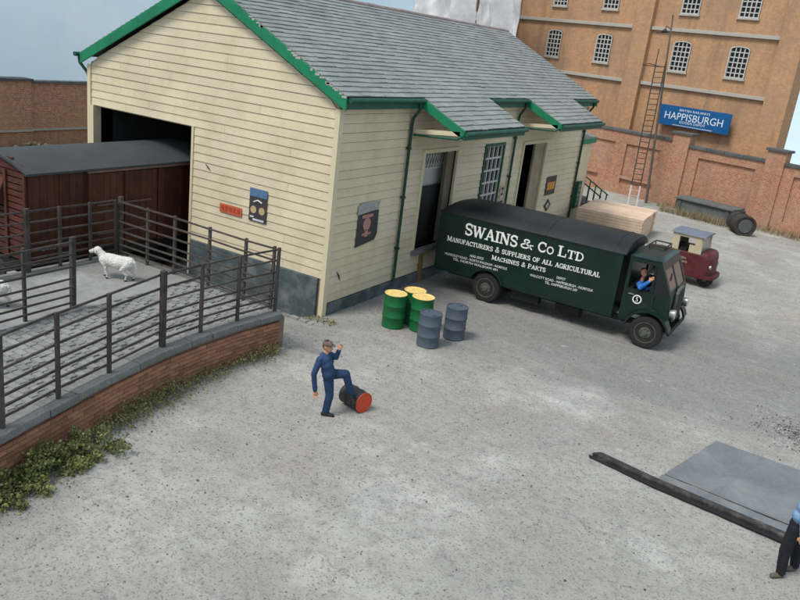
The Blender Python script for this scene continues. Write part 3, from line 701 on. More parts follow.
# fences: posts and rails are each a part
RH = (1.36,1.12,.88,.64,.47,.31,.15)
def fence(name, pts, label, side=1, big=(), base=HD-.02, top=1.40, lean=(0,0)):
    f = empty(name, (pts[0][0],pts[0][1],base), 0, label, 'fence', 'timber post and rail fences of the cattle dock'); og = f.location
    for i, (x, y) in enumerate(pts):
        wd = .094 if i in big else .06
        hh = top+(.05 if i in big else 0)+random.uniform(-.01,.015); lx, ly = lean[0]+random.uniform(-.012,.012), lean[1]+random.uniform(-.012,.012)
        MB().hexa([(x-wd/2,y-wd/2,base),(x+wd/2,y-wd/2,base),(x+wd/2,y+wd/2,base),(x-wd/2,y+wd/2,base)],
                  [(x-wd/2+lx,y-wd/2+ly,base+hh),(x+wd/2+lx,y-wd/2+ly,base+hh),(x+wd/2+lx,y+wd/2+ly,base+hh),(x-wd/2+lx,y+wd/2+ly,base+hh)]).build('post', m_fence, f, og, bevel=.008)
    for (x0, y0), (x1, y1) in zip(pts[:-1], pts[1:]):
        d = Vector((x1-x0, y1-y0, 0)).normalized(); o_ = Vector((d.y, -d.x, 0))*.05*side
        for h in RH:
            j = lambda: random.uniform(-.008,.008); q = lean[0]*h/1.4, lean[1]*h/1.4
            MB().bar((x0+o_.x+q[0],y0+o_.y+q[1],base+h+j()), (x1+o_.x+q[0],y1+o_.y+q[1],base+h+j()), .026, .036).build('rail', m_fence, f, og)
    return f
ff = [(.52,-2.44),(.42,-3.48),(.40,-4.46),(.42,-5.42),(.68,-6.78),(.90,-7.88),(1.16,-8.94),(1.42,-10.3)]
fence('dock_fence', ff, 'seven railed timber fence along the brick front of the cattle dock', 1, (3,))
fence('dock_fence', [(.36,-2.40),(-.40,-2.40),(-1.48,-2.36),(-2.6,-2.32),(-3.48,-2.32),(-4.44,-2.30)], 'timber rail fence across the dock end facing the shed gable', -1, (5,))
fence('dock_fence', [(-4.46,-2.42),(-4.46,-3.13),(-4.46,-3.93),(-4.46,-4.72),(-4.46,-5.5),(-4.46,-7)], 'timber rail fence along the track side in front of the brown van', 1, (3,))
fence('dock_fence', [(-2.16,-5.33),(-2.10,-6.39),(-2.05,-7.4),(-2.0,-8.6)], 'free ended timber partition fence beside the second sheep', -1, (0,))

# ------------------------------------------------------------------ vegetation
def leaf(mb, p, s, nrm=None):
    d = Vector((random.uniform(-1,1), random.uniform(-1,1), random.uniform(-.2,1))).normalized()
    u = d.cross(Vector((random.uniform(-1,1), random.uniform(-1,1), random.uniform(-1,1)))).normalized()*s*.42
    p = Vector(p); q = p+d*s; mid = p+d*s*.5
    mb.add([p, mid+u, q, mid-u], [(0,1,2,3)])
wd_ = MB()
d = .1
while d < 8.6:
    x, y, a = along(FR, d); nx_, ny_ = -math.sin(a), math.cos(a)      # outward = +x
    dens = .5+.5*noise.noise((d*1.1, 3, 0))
    for k in range(int(80*max(.3, dens+.25*(d > 3)))):
        o_ = abs(random.gauss(0, .13+.02*d)); px, py = x+nx_*(.03+o_), y+ny_*o_+random.uniform(-.06,.06)
        hmax = max(.02, (.26-.45*o_)*(.45+dens))
        leaf(wd_, (px, py, gz(px, py)+random.uniform(0, hmax)), random.choice((.02,.028,.035,.05)))
    d += .06
for i in range(260):
    a = random.random(); px = -.5+a*1.0; py = -.35*random.random()-.02; leaf(wd_, (px+.1, py-.05, gz(px, py)+random.uniform(0,.05)), random.uniform(.03,.06))
tag(wd_.build('weeds', m_weed), 'low green weeds along the foot of the dock brickwork', kind='stuff')
bush = empty('bramble_bush', (1.55,-8.4,0), 0, 'tangled green bramble bush below the dock fence', 'bush')
bl_ = MB(); bs = MB()
for i in range(85):
    cx_, cy_ = random.gauss(1.40, .22), random.uniform(-9.9,-7.3)
    if cx_ < frx(cy_)+.08: cx_ = frx(cy_)+.08+random.random()*.2
    hh = random.uniform(.04,.36)*(1.0 if cx_ < 1.55 else .4); r = random.uniform(.06,.16)
    bs.tube([(cx_+random.uniform(-.1,.1),cy_+random.uniform(-.1,.1),0),(cx_,cy_,hh)], [.008,.004], 4)
    for k in range(95):
        v = Vector((random.gauss(0,1), random.gauss(0,1), random.gauss(0,.8))).normalized()*r*random.random()**.4
        leaf(bl_, (cx_+v.x, cy_+v.y, max(.02, hh+v.z)), random.choice((.018,.025,.035,.05,.06)))
bl_.build('foliage', m_bush, bush, bush.location); tag(bs.build('stems', m_stem, bush, bush.location), kind='stuff')

# ------------------------------------------------------------------ left brick wall beyond the track
lw = empty('brick_wall', (-22,8,0), 0, 'long red brick boundary wall beyond the railway track', 'wall'); og = lw.location
MB().box(-22.3,-22,7.35,60,-.3,2.86).build('wall', m_leftbrick, lw, og)
MB().box(-22.34,-21.82,-30,7.345,-.3,2.96).build('pier', m_leftbrick, lw, og)
MB().box(-22.4,-21.90,7.35,60,2.86,2.96).build('coping', m_coping, lw, og)
MB().box(-22.45,-21.72,-30,7.40,2.96,3.06).build('coping', m_coping, lw, og)
MB().box(-21.998,-21.9,7.36,60,.78,.86).build('ledge', m_string, lw, og)
MB().box(-21.818,-21.74,-30,7.34,.78,.86).build('ledge', m_string, lw, og)
vg = MB()
for i in range(5200):
    y = random.uniform(-2, 26); x = -21.6+random.random()**2*2.2; leaf(vg, (x, y, random.uniform(0,.35)*max(.1, .5+noise.noise((y*.5, 0, 0)))-.02), random.uniform(.08,.2))
tag(vg.build('undergrowth', m_dry), 'scrubby growth at the foot of the far left wall', kind='stuff')

# ------------------------------------------------------------------ boundary wall at the back of the yard
PHI = math.radians(-16); O = Vector((4.75,27,0)); U = Vector((math.cos(PHI), math.sin(PHI), 0)); NN = Vector((math.sin(PHI), -math.cos(PHI), 0))
def wloc(s, off=0, z=0): return O+U*s+NN*off+Vector((0,0,z))
# local frame: x = s along the wall, y = minus offset (towards the camera is -y)
bw = empty('boundary_wall', O, PHI, 'red brick yard wall with raised piers and dark coping below the warehouse', 'wall')
def wbay(s0, s1, top, recs):
    MB().box(s0,s1,.1,.4,-.6,top).build('wall', m_wallbrick, bw)
    p = MB(); p.box(s0,s1,0,.099,2.72,top); p.box(s0,s1,0,.099,-.6,.55)
    e = s0
    for a, b in recs+[(s1, s1)]:
        if a-e > .01: p.box(e,a,0,.099,.55,2.72)
        e = b
    p.build('raised_brickwork', m_wallbrick, bw)
    s = s0
    while s < s1-.05:
        l = min(.95, s1-s); o = MB().box(s+.006,s+l-.006,-.07,.46,top,top+.15).build('coping_stone', m_coping, bw, bevel=.015); o.location.z = random.uniform(-.012,.012); s += l
wbay(-26,-13.4,3.3,[(-22,-17),(-16.2,-14)]); wbay(-12.5,-3.42,3.3,[(-12,-9.6),(-9.2,-6.79),(-6.09,-4.04)]); wbay(-2.5,1.47,3.12,[(-1.89,1.06)]); wbay(2.36,8.6,3.12,[(2.9,6.4)]); wbay(9.5,22,3.12,[(10,14),(15,20)])
for a, b in ((-13.4,-12.5),(-3.42,-2.5),(1.47,2.36),(8.6,9.5)):
    MB().box(a,b,-.12,.5,-.6,3.72).build('pier', m_wallbrick, bw)
    MB().box(a-.09,b+.09,-.21,.59,3.72,3.84).build('pier_cap', m_coping, bw, bevel=.02)
for i, s in enumerate((-8.6,-5.2)): MB().box(s-.9,s+1.0,-.06,-.002,.85,1.0).build('ledge', M('ledge_pink', (.42,.24,.17), .9, .2), bw)

# ------------------------------------------------------------------ warehouse
wh = empty('warehouse', O-NN*2.5, PHI, 'tall tan brick warehouse with barred arched windows and pale string courses', 'warehouse')
wxs = [-14.02,-10.45,-5.5,-2.28]
A, B_ = -17.2, .82
def arch(cx_, z0, z1, hw=.53, rise=.14):
    return [(cx_-hw,z0),(cx_+hw,z0)]+[(cx_+hw*math.cos(t*PI/8), z1-rise+rise*math.sin(t*PI/8)) for t in range(9)]
rows = [(6.75,8.33),(9.70,11.3),(12.7,14.2)]
# front wall as columns and panels round the openings
wl = MB(); e = A
for cx_ in wxs+[None]:
    a = cx_-.53 if cx_ is not None else B_
    wl.box(e,a,.08,.45,-.5,15.5)
    if cx_ is None: break
    zz = -.5
    for z0, z1 in rows:
        wl.box(a,a+1.06,.08,.45,zz,z0); zz = z1-.14
        n_ = 8
        # arched head: filler prism above the opening
        pts = [(cx_+.53*math.cos(t*PI/n_), z1-.14+.14*math.sin(t*PI/n_)) for t in range(n_+1)]
        top = z1+.06; wl.prism([(cx_+.53, top)]+pts+[(cx_-.53, top)], 'y', .08, .45); zz = top
    wl.box(a,a+1.06,.08,.45,zz,15.5); e = a+1.06
wl.build('wall', m_warebrick, wh)
MB().box(A,B_,.45,.9,-.5,15.5).build('rear_block', m_warebrick, wh)
for a, b in ((A-.05,A+.18),(-8.62,-7.50),(-.34,B_+.02)): MB().box(a,b,-.22,.079,-.5,15.6).build('pilaster', m_warebrick, wh)
for z in (5.93,8.86,11.85):
    for a, b in ((A+.19,-8.63),(-7.49,-.35)): MB().box(a,b,-.07,.078,z-.09,z+.09).build('string_course', m_string, wh, bevel=.015)
fr = MB(); fr.prism(arch(0,0,1.58), 'y', .10, .16)
def wwin(cx_, z0, z1):
    H = z1-z0; outp = arch(cx_,z0,z1); inp = arch(cx_,z0+.06,z1-.05,.47,.12)
    f = MB(); n_ = len(outp)
    # frame ring
    vs_ = [(x,.03,z) for x, z in outp]+[(x,.03,z) for x, z in inp]+[(x,.2,z) for x, z in outp]+[(x,.2,z) for x, z in inp]
    fs = []
    for i in range(n_):
        j = (i+1) % n_; fs += [(i,j,n_+j,n_+i),(2*n_+i,3*n_+i,3*n_+j,2*n_+j),(n_+i,n_+j,3*n_+j,3*n_+i)]
    f.add(vs_, fs); win_ = f.build('window', m_winframe, wh)
    gbb = MB()
    for i in range(1, 4): gbb.box(cx_-.47+i*.235-.026,cx_-.47+i*.235+.026,.06,.13,z0+.06,z1-.06)
    for i in range(1, 6): gbb.box(cx_-.47,cx_+.47,.064,.126,z0+i*(H-.04)/6-.026,z0+i*(H-.04)/6+.026)
    gbb.build('glazing_bars', m_winframe, win_)
    pn = MB(); pn.prism(arch(cx_,z0+.02,z1-.02,.5,.13), 'y', .15, .165); pn.build('pane', m_glass, win_)
    MB().box(cx_-.6,cx_+.6,-.03,.079,z0-.09,z0-.005).build('sill', m_string, win_)
for cx_ in wxs:
    for z0, z1 in rows: wwin(cx_, z0, z1)
# station sign on its own posts' brackets against the warehouse
sg = empty('station_sign', O-NN*2.2+U*(-3.74)+Vector((0,0,3.92)), PHI, 'blue station sign with white HAPPISBURGH lettering on the warehouse wall', 'sign')
MB().box(-2.06,2.06,-.06,0,0,1.07).build('board', m_sign, sg, bevel=.01)
for x in (-1.5, 1.5): MB().bar((x,0,.5), (x,.38,.5), .06, .5).build('bracket', m_iron, sg)
for txt, sz, zz, wdt in (('BRITISH RAILWAYS', .125, .82, 1.75), ('HAPPISBURGH', .40, .355, 3.35), ('GOODS DEPOT', .13, .195, 1.5)):
    fontobj('lettering', txt, m_signtext, sz*1.35, (0,-.063,zz), (1,0,0), (0,0,1), wdt, sg)
tk = MB()
for i in range(26): tk.box(-1.1+i*.088,-1.1+i*.088+.06,-.065,-.061,.055,.09)
tk.build('small_print', m_signtext, sg)

# white sheet hung beyond the shed roof
sh = MB(); s0, s1 = -22.0, -13.9; nu, nv = 60, 24
for j in range(nv+1):
    for i in range(nu+1):
        s = s0+(s1-s0)*i/nu; zz = 4.5+9.5*j/nv
        y = .45*math.sin(s*2.1+.9*math.sin(zz*.7))+.30*math.sin(s*4.7+zz*.9+2*noise.noise((s*.4,zz*.3,8)))+.22*noise.noise((s*1.6,zz*1.1,5))+.3*noise.noise((s*.5, zz*.35, 2))
        sh.v.append((s+.25*math.sin(zz*.8)*(1 if i == nu else .2), y, zz+.3*math.sin(s*.9)*(j == 0)))
for j in range(nv):
    for i in range(nu): sh.f.append([j*(nu+1)+i, j*(nu+1)+i+1, (j+1)*(nu+1)+i+1, (j+1)*(nu+1)+i])
sh.m = [0]*len(sh.f); sh.r = [0]*len(sh.f)
hs = empty('dust_sheet', O+NN*1.6, PHI, 'creased white dust sheet hanging beyond the shed ridge', 'cloth sheet')
c_ = sh.build('cloth', m_cloth, hs, smooth=True); so_ = c_.modifiers.new('s', 'SOLIDIFY'); so_.thickness = .02
b = MB(); b.tube([(-22.4,0,14.02),(-13.5,0,14.02)], .08, 8)
for x in (-22.3, -17.5): b.tube([(x,.6,-.5),(x,.6,14.0)], .09, 8)
b.build('hanging_rail', m_pole, hs)

# ------------------------------------------------------------------ pole, ladder, bunker, boiler, steps
p0, p1 = wloc(-3.77,.8,-.1), wloc(-4.54,.8,9.35)
pole = empty('lamp_pole', p0, 0, 'tall thin weathered pole with a small lamp bracket before the warehouse', 'pole'); og = p0
b = MB(); b.tube([p0, p0.lerp(p1, .5), p1], [.075,.06,.04], 8); b.build('pole', m_pole, pole, og, smooth=True)
pm = p0.lerp(p1, .93)
b = MB(); b.tube([pm, pm-U*.28+Vector((0,0,.12)), pm-U*.32-Vector((0,0,.05))], .025, 6); b.tube([pm-Vector((0,0,.12)), pm-U*.75-Vector((0,0,.22))], .03, 6); b.build('bracket', m_iron, pole, og)
b = MB(); b.lathe([(.03,.12),(.16,0),(.12,-.05)], pm-U*.32-Vector((0,0,.12)), (0,0,1), 12); b.build('lamp', m_iron, pole, og)
la, lb = Vector((.50,25.12,0)), Vector((.90,25.30,0)); top = wloc(-4.83,.95,7.1); top2 = wloc(-4.30,.95,7.15)
lad = empty('ladder', (la+lb)/2, 0, 'long dark ladder with white painted foot leaning beside the pole', 'ladder'); og = lad.location
for a, t in ((la, top), (lb, top2)):
    k = a.lerp(t, .145); MB().bar(a, k, .07, .07).build('stile_foot', m_winframe, lad, og); MB().bar(k, t, .055, .055).build('stile', m_iron, lad, og)
for i in range(1, 27):
    f_ = i/27; MB().bar(la.lerp(top, f_), lb.lerp(top2, f_), .045, .035).build('rung', m_winframe if f_ < .14 else m_iron, lad, og)
b = MB(); c0 = la.lerp(top, .965)
b.tube([c0, c0+NN*.3-U*.55, c0+NN*.5-U*.1+Vector((0,0,.1)), c0+NN*.3+U*.5, lb.lerp(top2, .965)], .022, 6); b.tube([top, top+Vector((0,0,.6))], .022, 6); b.build('guard_hoop', m_iron, lad, og, smooth=True)
# grey bunker against the wall
bn = empty('coal_bunker', wloc(-.38,.9,0), PHI, 'long low grey bunker with flat lid against the yard wall', 'bunker')
MB().box(-1.42,1.42,-.5,.55,-.1,.72).build('bin', m_concrete, bn, bevel=.02)
MB().box(-1.55,1.55,-.62,.66,.722,.82).build('lid', m_concrete, bn, bevel=.02)
for x in (-1.25, 1.25): MB().box(x-.08,x+.08,-.56,-.502,-.1,.7).build('batten', m_coping, bn)
bo = empty('scrap_boiler', (6.05,24.0,0), math.radians(-62), 'dark round scrap boiler lying on its side by the bunker', 'boiler')
b = MB(); b.lathe([(.45,-.75),(.57,-.72),(.57,-.2),(.6,-.2),(.6,-.12),(.57,-.12),(.57,.72),(.6,.74),(.6,.8),(.5,.8),(.48,.74),(0,.72)], (0,0,.57), (1,0,0), 24); b.build('shell', m_iron, bo, smooth=True)
b = MB(); b.lathe([(.14,0),(.14,.16),(.1,.16)], (-.1,0,1.12), (0,0,1), 12); b.build('pipe_stub', m_iron, bo)
b = MB(); b.lathe([(.40,0),(.38,.05),(.1,.07)], (.725,0,.57), (1,0,0), 20); b.build('end_plate', m_coping, bo)
bo.scale = (.8,.8,.8)
dgm = MB()
for i in range(3400):
    s = random.uniform(-3.2, 5.4); o_ = random.uniform(.1, 1.5) if s < .9 and s > -2.6 else random.random()**2*.8
    if -2.4 < s < .55 and .3 < o_ < 1.5: o_ = 1.5+random.random()*.5
    if i % 3 == 0: s = random.gauss(-.2, .75); o_ = 1.62+abs(random.gauss(0, .22))
    p = wloc(s, o_); a = random.random()*6; l = random.uniform(.12,.38)*(1.25 if i % 3 == 0 else 1)
    q = p+Vector((math.cos(a)*.12, math.sin(a)*.12, l)); u = Vector((math.sin(a), -math.cos(a), 0))*.012
    dgm.add([p-u, p+u, q], [(0,1,2)])
tag(dgm.build('dry_grass', m_dry), 'straw coloured dry grass round the bunker', kind='stuff')
# stair with green railing at the shed end
sr = empty('office_steps', (-.5,20.2,0), 0, 'short flight of steps with green railing at the far shed end', 'steps')
for i in range(6): MB().box(-.75+i*.28,-.47+i*.28+.002*i,-.02+.004*i,.95-.004*i,-.1,1.05-i*.17).build('step', m_stone, sr)
for yy in (-.06, .98):
    b = MB(); b.bar((-.85,yy,1.95), (1.0,yy,.95), .05, .05); b.build('handrail', m_dkgreen, sr)
    for i in range(7):
        x = -.8+i*.29; MB().box(x-.025,x+.025,yy-.025,yy+.025,max(0,.95-i*.155),1.92-i*.157).build('baluster', m_dkgreen, sr)
# timber stack behind the lorry
tb = empty('timber_stack', (1.95,17.9,0), math.radians(4), 'pale sawn timber stacked in a neat block behind the lorry', 'timber stack')
for r in range(8):
    for c in range(9):
        if r < 7 and 0 < c < 8: continue
        x = -1.32; j = random.uniform(-.02,.02)
        MB().box(-1.33+j,1.33+j,-1.55+c*.345,-1.55+c*.345+.338,.02+r*.122,.02+r*.122+.114).build('plank', m_timber, tb)
MB().box(-1.28,1.28,-1.2,1.2,.02,.98*.86).build('inner_stack', m_timber, tb)
# ------------------------------------------------------------------ weighbridge
wb = empty('weighbridge', (9.8,-.9,0), 0, 'grey steel weighbridge plate in a dark rim set in the yard', 'weighbridge'); og = wb.location
MB().prism([(8.72,-1.72),(9.22,.33),(13.3,.16),(13.2,-2.12)], 'z', .0, .024).build('deck_plate', m_plate, wb, og, bevel=.008)
MB().prism([(8.66,-2.02),(8.70,-1.80),(13.2,-2.22),(13.2,-2.45)], 'z', .0, .034).build('deck_edge', m_plate, wb, og)
MB().prism([(7.50,-2.0),(7.62,-1.86),(8.66,-2.06),(13.2,-2.56),(13.2,-2.70),(8.72,-2.20)], 'z', .0, .075).build('front_rim', m_platerim, wb, og, bevel=.02)
MB().prism([(7.46,-2.04),(8.70,-2.215),(13.2,-2.715),(13.2,-2.82),(8.66,-2.33),(7.5,-2.12)], 'z', .0, .035).build('outer_rim', m_black, wb, og, bevel=.01)
sp_ = MB()
for i in range(1500):
    x = random.gauss(10.75,.5); y = random.gauss(1.9,.45); r = random.uniform(.008,.03); z = gz(x,y)+r*.3+.06*max(0,1-math.hypot((x-10.9)/.9,(y-1.95)/.6)); a = random.random()*6
    sp_.add([(x+r*math.cos(a+k*1.571),y+r*math.sin(a+k*1.571),z-r*.3) for k in range(4)]+[(x,y,z+r*.7),(x,y,z-r)], [(0,1,4),(1,2,4),(2,3,4),(3,0,4),(1,0,5),(2,1,5),(3,2,5),(0,3,5)])
tag(sp_.build('spoil', m_stonebits), 'low heap of dark stony spoil near the weighbridge', kind='stuff')

# ------------------------------------------------------------------ drums
def drum(name, loc, rbody, hh, mb_, mt, label, group, recess=True):
    d = empty(name, loc, random.random()*6, label, 'drum', group); r = rbody
    pr = [(r*.97,.0),(r,.015),(r,.03),(r*.985,.04)]
    for k in (1/3, 2/3): pr += [(r*.985,hh*k-.03),(r*1.035,hh*k-.012),(r*1.035,hh*k+.012),(r*.985,hh*k+.03)]
    pr += [(r*.985,hh-.04),(r,hh-.03),(r*1.01,hh-.012),(r*1.0,hh)]
    if recess: pr += [(r*.93,hh),(r*.92,hh-.022),(0,hh-.022)]
    b = MB(); b.lathe(pr, (0,0,0), n=32); b.build('shell', mb_, d, smooth=True)
    if mt is not mb_:
        b = MB(); b.lathe([(r*1.012,hh-.004),(r*1.012,hh+.006),(r*.92,hh+.006),(r*.91,hh-.014),(0,hh-.014)], (0,0,0), n=32); b.build('lid', mt, d, smooth=True)
    b = MB(); b.lathe([(.045,0),(.045,.02),(.02,.025)], (r*.6,0,hh-.02), n=10); b.lathe([(.022,0),(.022,.016),(.01,.02)], (-r*.6,0,hh-.02), n=8); b.build('bung', mt, d, smooth=True)
    return d
drum('oil_drum', (1.55,.80,0), .27, .83, m_dgreen, m_dyellow, 'green oil drum with yellow lid standing nearest the shed corner', 'green oil drums with yellow lids')
drum('oil_drum', (1.74,1.40,0), .27, .83, m_dgreen, m_dyellow, 'green oil drum with yellow lid standing behind the other two green drums', 'green oil drums with yellow lids')
drum('oil_drum', (2.13,1.12,0), .27, .83, m_dgreen, m_dyellow, 'green oil drum with yellow lid just behind a blue grey drum', 'green oil drums with yellow lids')
drum('oil_drum', (2.78,.36,0), .26, .79, m_dblue, m_dblue, 'blue grey oil drum standing nearest the man in overalls', 'blue grey oil drums')
drum('oil_drum', (2.98,1.28,0), .26, .79, m_dblue, m_dblue, 'blue grey oil drum standing nearest the lorry rear wheel', 'blue grey oil drums')
ld = drum('oil_drum', (3.135,-3.405,.20), .193, .50, m_ddark, m_dred, 'dark oil drum with orange red end lying under the man\'s foot', None)
ld.rotation_euler = Vector((.97,-.25,0)).to_track_quat('Z', 'Y').to_euler()
#@@PART2
# ------------------------------------------------------------------ glyphs: slab serif stroke letters
def arc(cx_, cy_, rx, ry, a0, a1, n=9): return [(cx_+rx*math.cos(math.radians(a0+(a1-a0)*i/n)), cy_+ry*math.sin(math.radians(a0+(a1-a0)*i/n))) for i in range(n+1)]
V, H_ = .19, .115
def sf(x, y, w_=.36): return ([(x-w_/2, y), (x+w_/2, y)], .10)
LO, HI = .05, .95
GL = {
 'A': (.98, [([(.14,0),(.47,1)], .12), ([(.47,1),(.82,0)], V), ([(.27,.34),(.68,.34)], .10), sf(.14,LO), sf(.82,LO)]),
 'C': (.86, [(arc(.47,.5,.36,.44,48,312,14), .15), ([(.74,.62),(.74,.95)], .10), ([(.74,.10),(.74,.32)], .08)]),
 'D': (.90, [([(.2,0),(.2,1)], V), ([(.05,HI),(.42,HI)]+arc(.40,.5,.38,.45,90,-90,10)+[(.05,LO)], .13)]),
 'E': (.82, [([(.2,0),(.2,1)], V), ([(.05,HI),(.72,HI)], .10), ([(.05,LO),(.74,LO)], .10), ([(.2,.52),(.52,.52)], .10), ([(.70,.70),(.70,1)], .09), ([(.72,0),(.72,.30)], .09), ([(.52,.38),(.52,.66)], .09)]),
 'F': (.78, [([(.2,0),(.2,1)], V), ([(.05,HI),(.70,HI)], .10), ([(.2,.52),(.50,.52)], .10), ([(.68,.68),(.68,1)], .09), ([(.50,.38),(.50,.66)], .09), sf(.2,LO,.4)]),
 'G': (.92, [(arc(.47,.5,.36,.44,48,330,14), .15), ([(.78,.05),(.78,.42)], .15), ([(.55,.44),(.93,.44)], .10), ([(.74,.64),(.74,.95)], .09)]),
 'H': (1.0, [([(.2,0),(.2,1)], V), ([(.78,0),(.78,1)], V), ([(.2,.5),(.78,.5)], .11), sf(.2,LO), sf(.2,HI), sf(.78,LO), sf(.78,HI)]),
 'I': (.46, [([(.22,0),(.22,1)], V), sf(.22,LO,.42), sf(.22,HI,.42)]),
 'L': (.78, [([(.2,0),(.2,1)], V), ([(.03,LO),(.70,LO)], .10), ([(.68,0),(.68,.34)], .09), sf(.2,HI,.4)]),
 'M': (1.16, [([(.18,0),(.18,1)], .12), ([(.18,1),(.56,.12)], V), ([(.56,.12),(.94,1)], .12), ([(.94,0),(.94,1)], V), sf(.18,LO,.3), sf(.12,HI,.26), sf(.94,LO,.36), sf(1.0,HI,.26)]),
 'N': (1.0, [([(.18,0),(.18,1)], .12), ([(.18,1),(.80,.02)], V), ([(.80,0),(.80,1)], .12), sf(.18,LO,.32), sf(.10,HI,.26), sf(.80,HI,.32)]),
 'O': (.94, [(arc(.47,.5,.36,.44,0,360,20), .15)]),
 'P': (.82, [([(.2,0),(.2,1)], V), ([(.05,HI),(.45,HI)]+arc(.43,.72,.29,.23,90,-90,8)+[(.2,.49)], .12), sf(.2,LO,.42)]),
 'R': (.94, [([(.2,0),(.2,1)], V), ([(.05,HI),(.45,HI)]+arc(.43,.74,.28,.21,90,-90,8)+[(.2,.53)], .12), ([(.46,.53),(.66,.14),(.74,.05),(.90,.05)], .15), sf(.2,LO,.36)]),
 'S': (.76, [(arc(.38,.73,.27,.22,30,270,10)+arc(.38,.27,.28,.22,90,-150,10), .15), ([(.64,.66),(.64,.97)], .08), ([(.12,.03),(.12,.34)], .08)]),
 'T': (.84, [([(.42,0),(.42,1)], V), ([(.04,HI),(.80,HI)], .10), ([(.06,.68),(.06,1)], .09), ([(.78,.68),(.78,1)], .09), sf(.42,LO,.42)]),
 'U': (.96, [([(.2,1),(.2,.36)]+arc(.49,.36,.29,.30,180,360,9)+[(.78,1)], .15), sf(.2,HI,.36), sf(.78,HI,.32)]),
 'W': (1.28, [([(.12,1),(.38,0)], V), ([(.38,0),(.63,.95)], .11), ([(.60,1),(.88,0)], V), ([(.88,0),(1.14,1)], .11), sf(.12,HI,.34), sf(.62,HI,.3), sf(1.14,HI,.3)]),
 '&': (.96, [([(.86,.03),(.33,.66)]+arc(.45,.80,.17,.16,215,-35,9)+[(.30,.46)]+arc(.36,.26,.25,.21,130,318,9)+[(.76,.42)], .14), sf(.80,.45,.26)]),
 ' ': (.5, []),
}
def slab(txt, x0, x1, zb, cap, y, mb, small=.80, zslope=0):
    """lay slab letters between x0 and x1 on a plane facing -y; capitals marked by upper case, lower case = small capitals"""
    w_ = sum(GL[c.upper()][0]*(1 if c.isupper() or c in '& ' else small) for c in txt); k = (x1-x0)/w_; x = x0; lay = 0; sep = mb is None; got = []
    for c in txt:
        if sep: mb = MB(); got.append(mb)
        f_ = 1 if c.isupper() or c in '& ' else small
        gw_, strokes = GL[c.upper()]
        for pts, th in strokes:
            t = th*cap*f_*.5*1.06
            P = [Vector((x+px*k*f_, zb+pz*cap*f_+zslope*(x-x0))) for px, pz in pts]
            n_ = len(P); Ls, Rs = [], []
            for i in range(n_):
                d0 = (P[i]-P[i-1]).normalized() if i else (P[1]-P[0]).normalized(); d1 = (P[i+1]-P[i]).normalized() if i < n_-1 else d0
                d = (d0+d1); d = d.normalized() if d.length > 1e-4 else d0
                m_ = min(1.6, 1/max(.4, d.dot(d0))); nn_ = Vector((-d.y, d.x))*t*m_
                Ls.append(P[i]+nn_); Rs.append(P[i]-nn_)
            lay = (lay+1) % 5; yy = y-.0004*lay
            n0 = len(mb.v); mb.v += [(q.x, yy, q.y) for q in Ls]+[(q.x, yy, q.y) for q in Rs]
            for i in range(n_-1): mb.f.append([n0+i, n0+n_+i, n0+n_+i+1, n0+i+1]); mb.m.append(0); mb.r.append(.5)
        x += gw_*k*f_
    return [m_ for m_ in got if m_.v]

# ------------------------------------------------------------------ lorry
LY0, LY1 = 4.38, 6.42; LYC = (LY0+LY1)/2
lor = empty('lorry', (4,LYC,0), 0, 'dark green box lorry lettered SWAINS & Co LTD backed up to the shed', 'lorry'); og = lor.location
def archpts(cx_, cz_, r, a0, a1, n=12): return [(cx_+r*math.cos(math.radians(a0+(a1-a0)*i/n)), cz_+r*math.sin(math.radians(a0+(a1-a0)*i/n))) for i in range(n+1)]
RW, FW, RR = (2.29,.42), (6.70,.42), .42
BX0, BX1, BZ0, BZ1 = .62, 5.80, .58, 2.24
bd = MB(); bd.prism([(BX0,BZ0)]+archpts(RW[0],RW[1],.52,162,18)+[(BX1,BZ0),(BX1,BZ1),(BX0,BZ1)], 'y', LY0, LY1)
body = bd.build('van_body', m_lorry, lor, og, bevel=.015)
for yy, d in ((LY0, -1), (LY1, 1)):
    b = MB()
    b.box(BX0-.005,BX1+.005,yy if d > 0 else yy-.014,yy+.014 if d > 0 else yy,BZ1-.05,BZ1-.015)
    b.box(RW[0]+.56,BX1,yy if d > 0 else yy-.012,yy+.012 if d > 0 else yy,BZ0,BZ0+.05); b.box(BX0,RW[0]-.56,yy if d > 0 else yy-.012,yy+.012 if d > 0 else yy,BZ0,BZ0+.05)
    b.build('body_moulding', m_lorry, body, None or (0,0,0)).location = -og
    mg = MB(); a_ = archpts(RW[0],RW[1],.55,158,22); c_ = archpts(RW[0],RW[1],.50,22,158)
    mg.prism(a_+c_, 'y', yy-.07 if d < 0 else yy-.2, yy+.2 if d < 0 else yy+.07); mg.build('mudguard', m_lorry, lor, og, smooth=True)
# domed black roof lofted along the body
rfm = MB(); xs_ = [BX0-.02,BX0+.03,BX0+.12,BX0+.3,BX0+.6,1.6,2.6,3.6,4.6,5.4,BX1+.02,BX1+.06]
hs_ = [.05,.14,.22,.28,.31,.33,.33,.33,.33,.33,.32,.29]; nn_ = 16
def rsec(h, z0=BZ1-.01):
    o_ = []
    for i in range(nn_+1):
        a = -1+2*i/nn_; o_.append((LYC+a*(LY1-LY0+.05)/2, z0+h*max(0, 1-abs(a)**2.6)**.85))
    return o_
secs = [rsec(h) for h in hs_]
rfm.v = [(x, y, z) for x, s_ in zip(xs_, secs) for y, z in s_]; k = nn_+1
for i in range(len(xs_)-1):
    for j in range(nn_): rfm.f.append([i*k+j, i*k+j+1, (i+1)*k+j+1, (i+1)*k+j])
    rfm.f.append([i*k, (i+1)*k, (i+1)*k+nn_, i*k+nn_])
rfm.f += [list(range(k)), list(range((len(xs_)-1)*k, len(xs_)*k))]
rfm.m = [0]*len(rfm.f); rfm.r = [.5]*len(rfm.f)
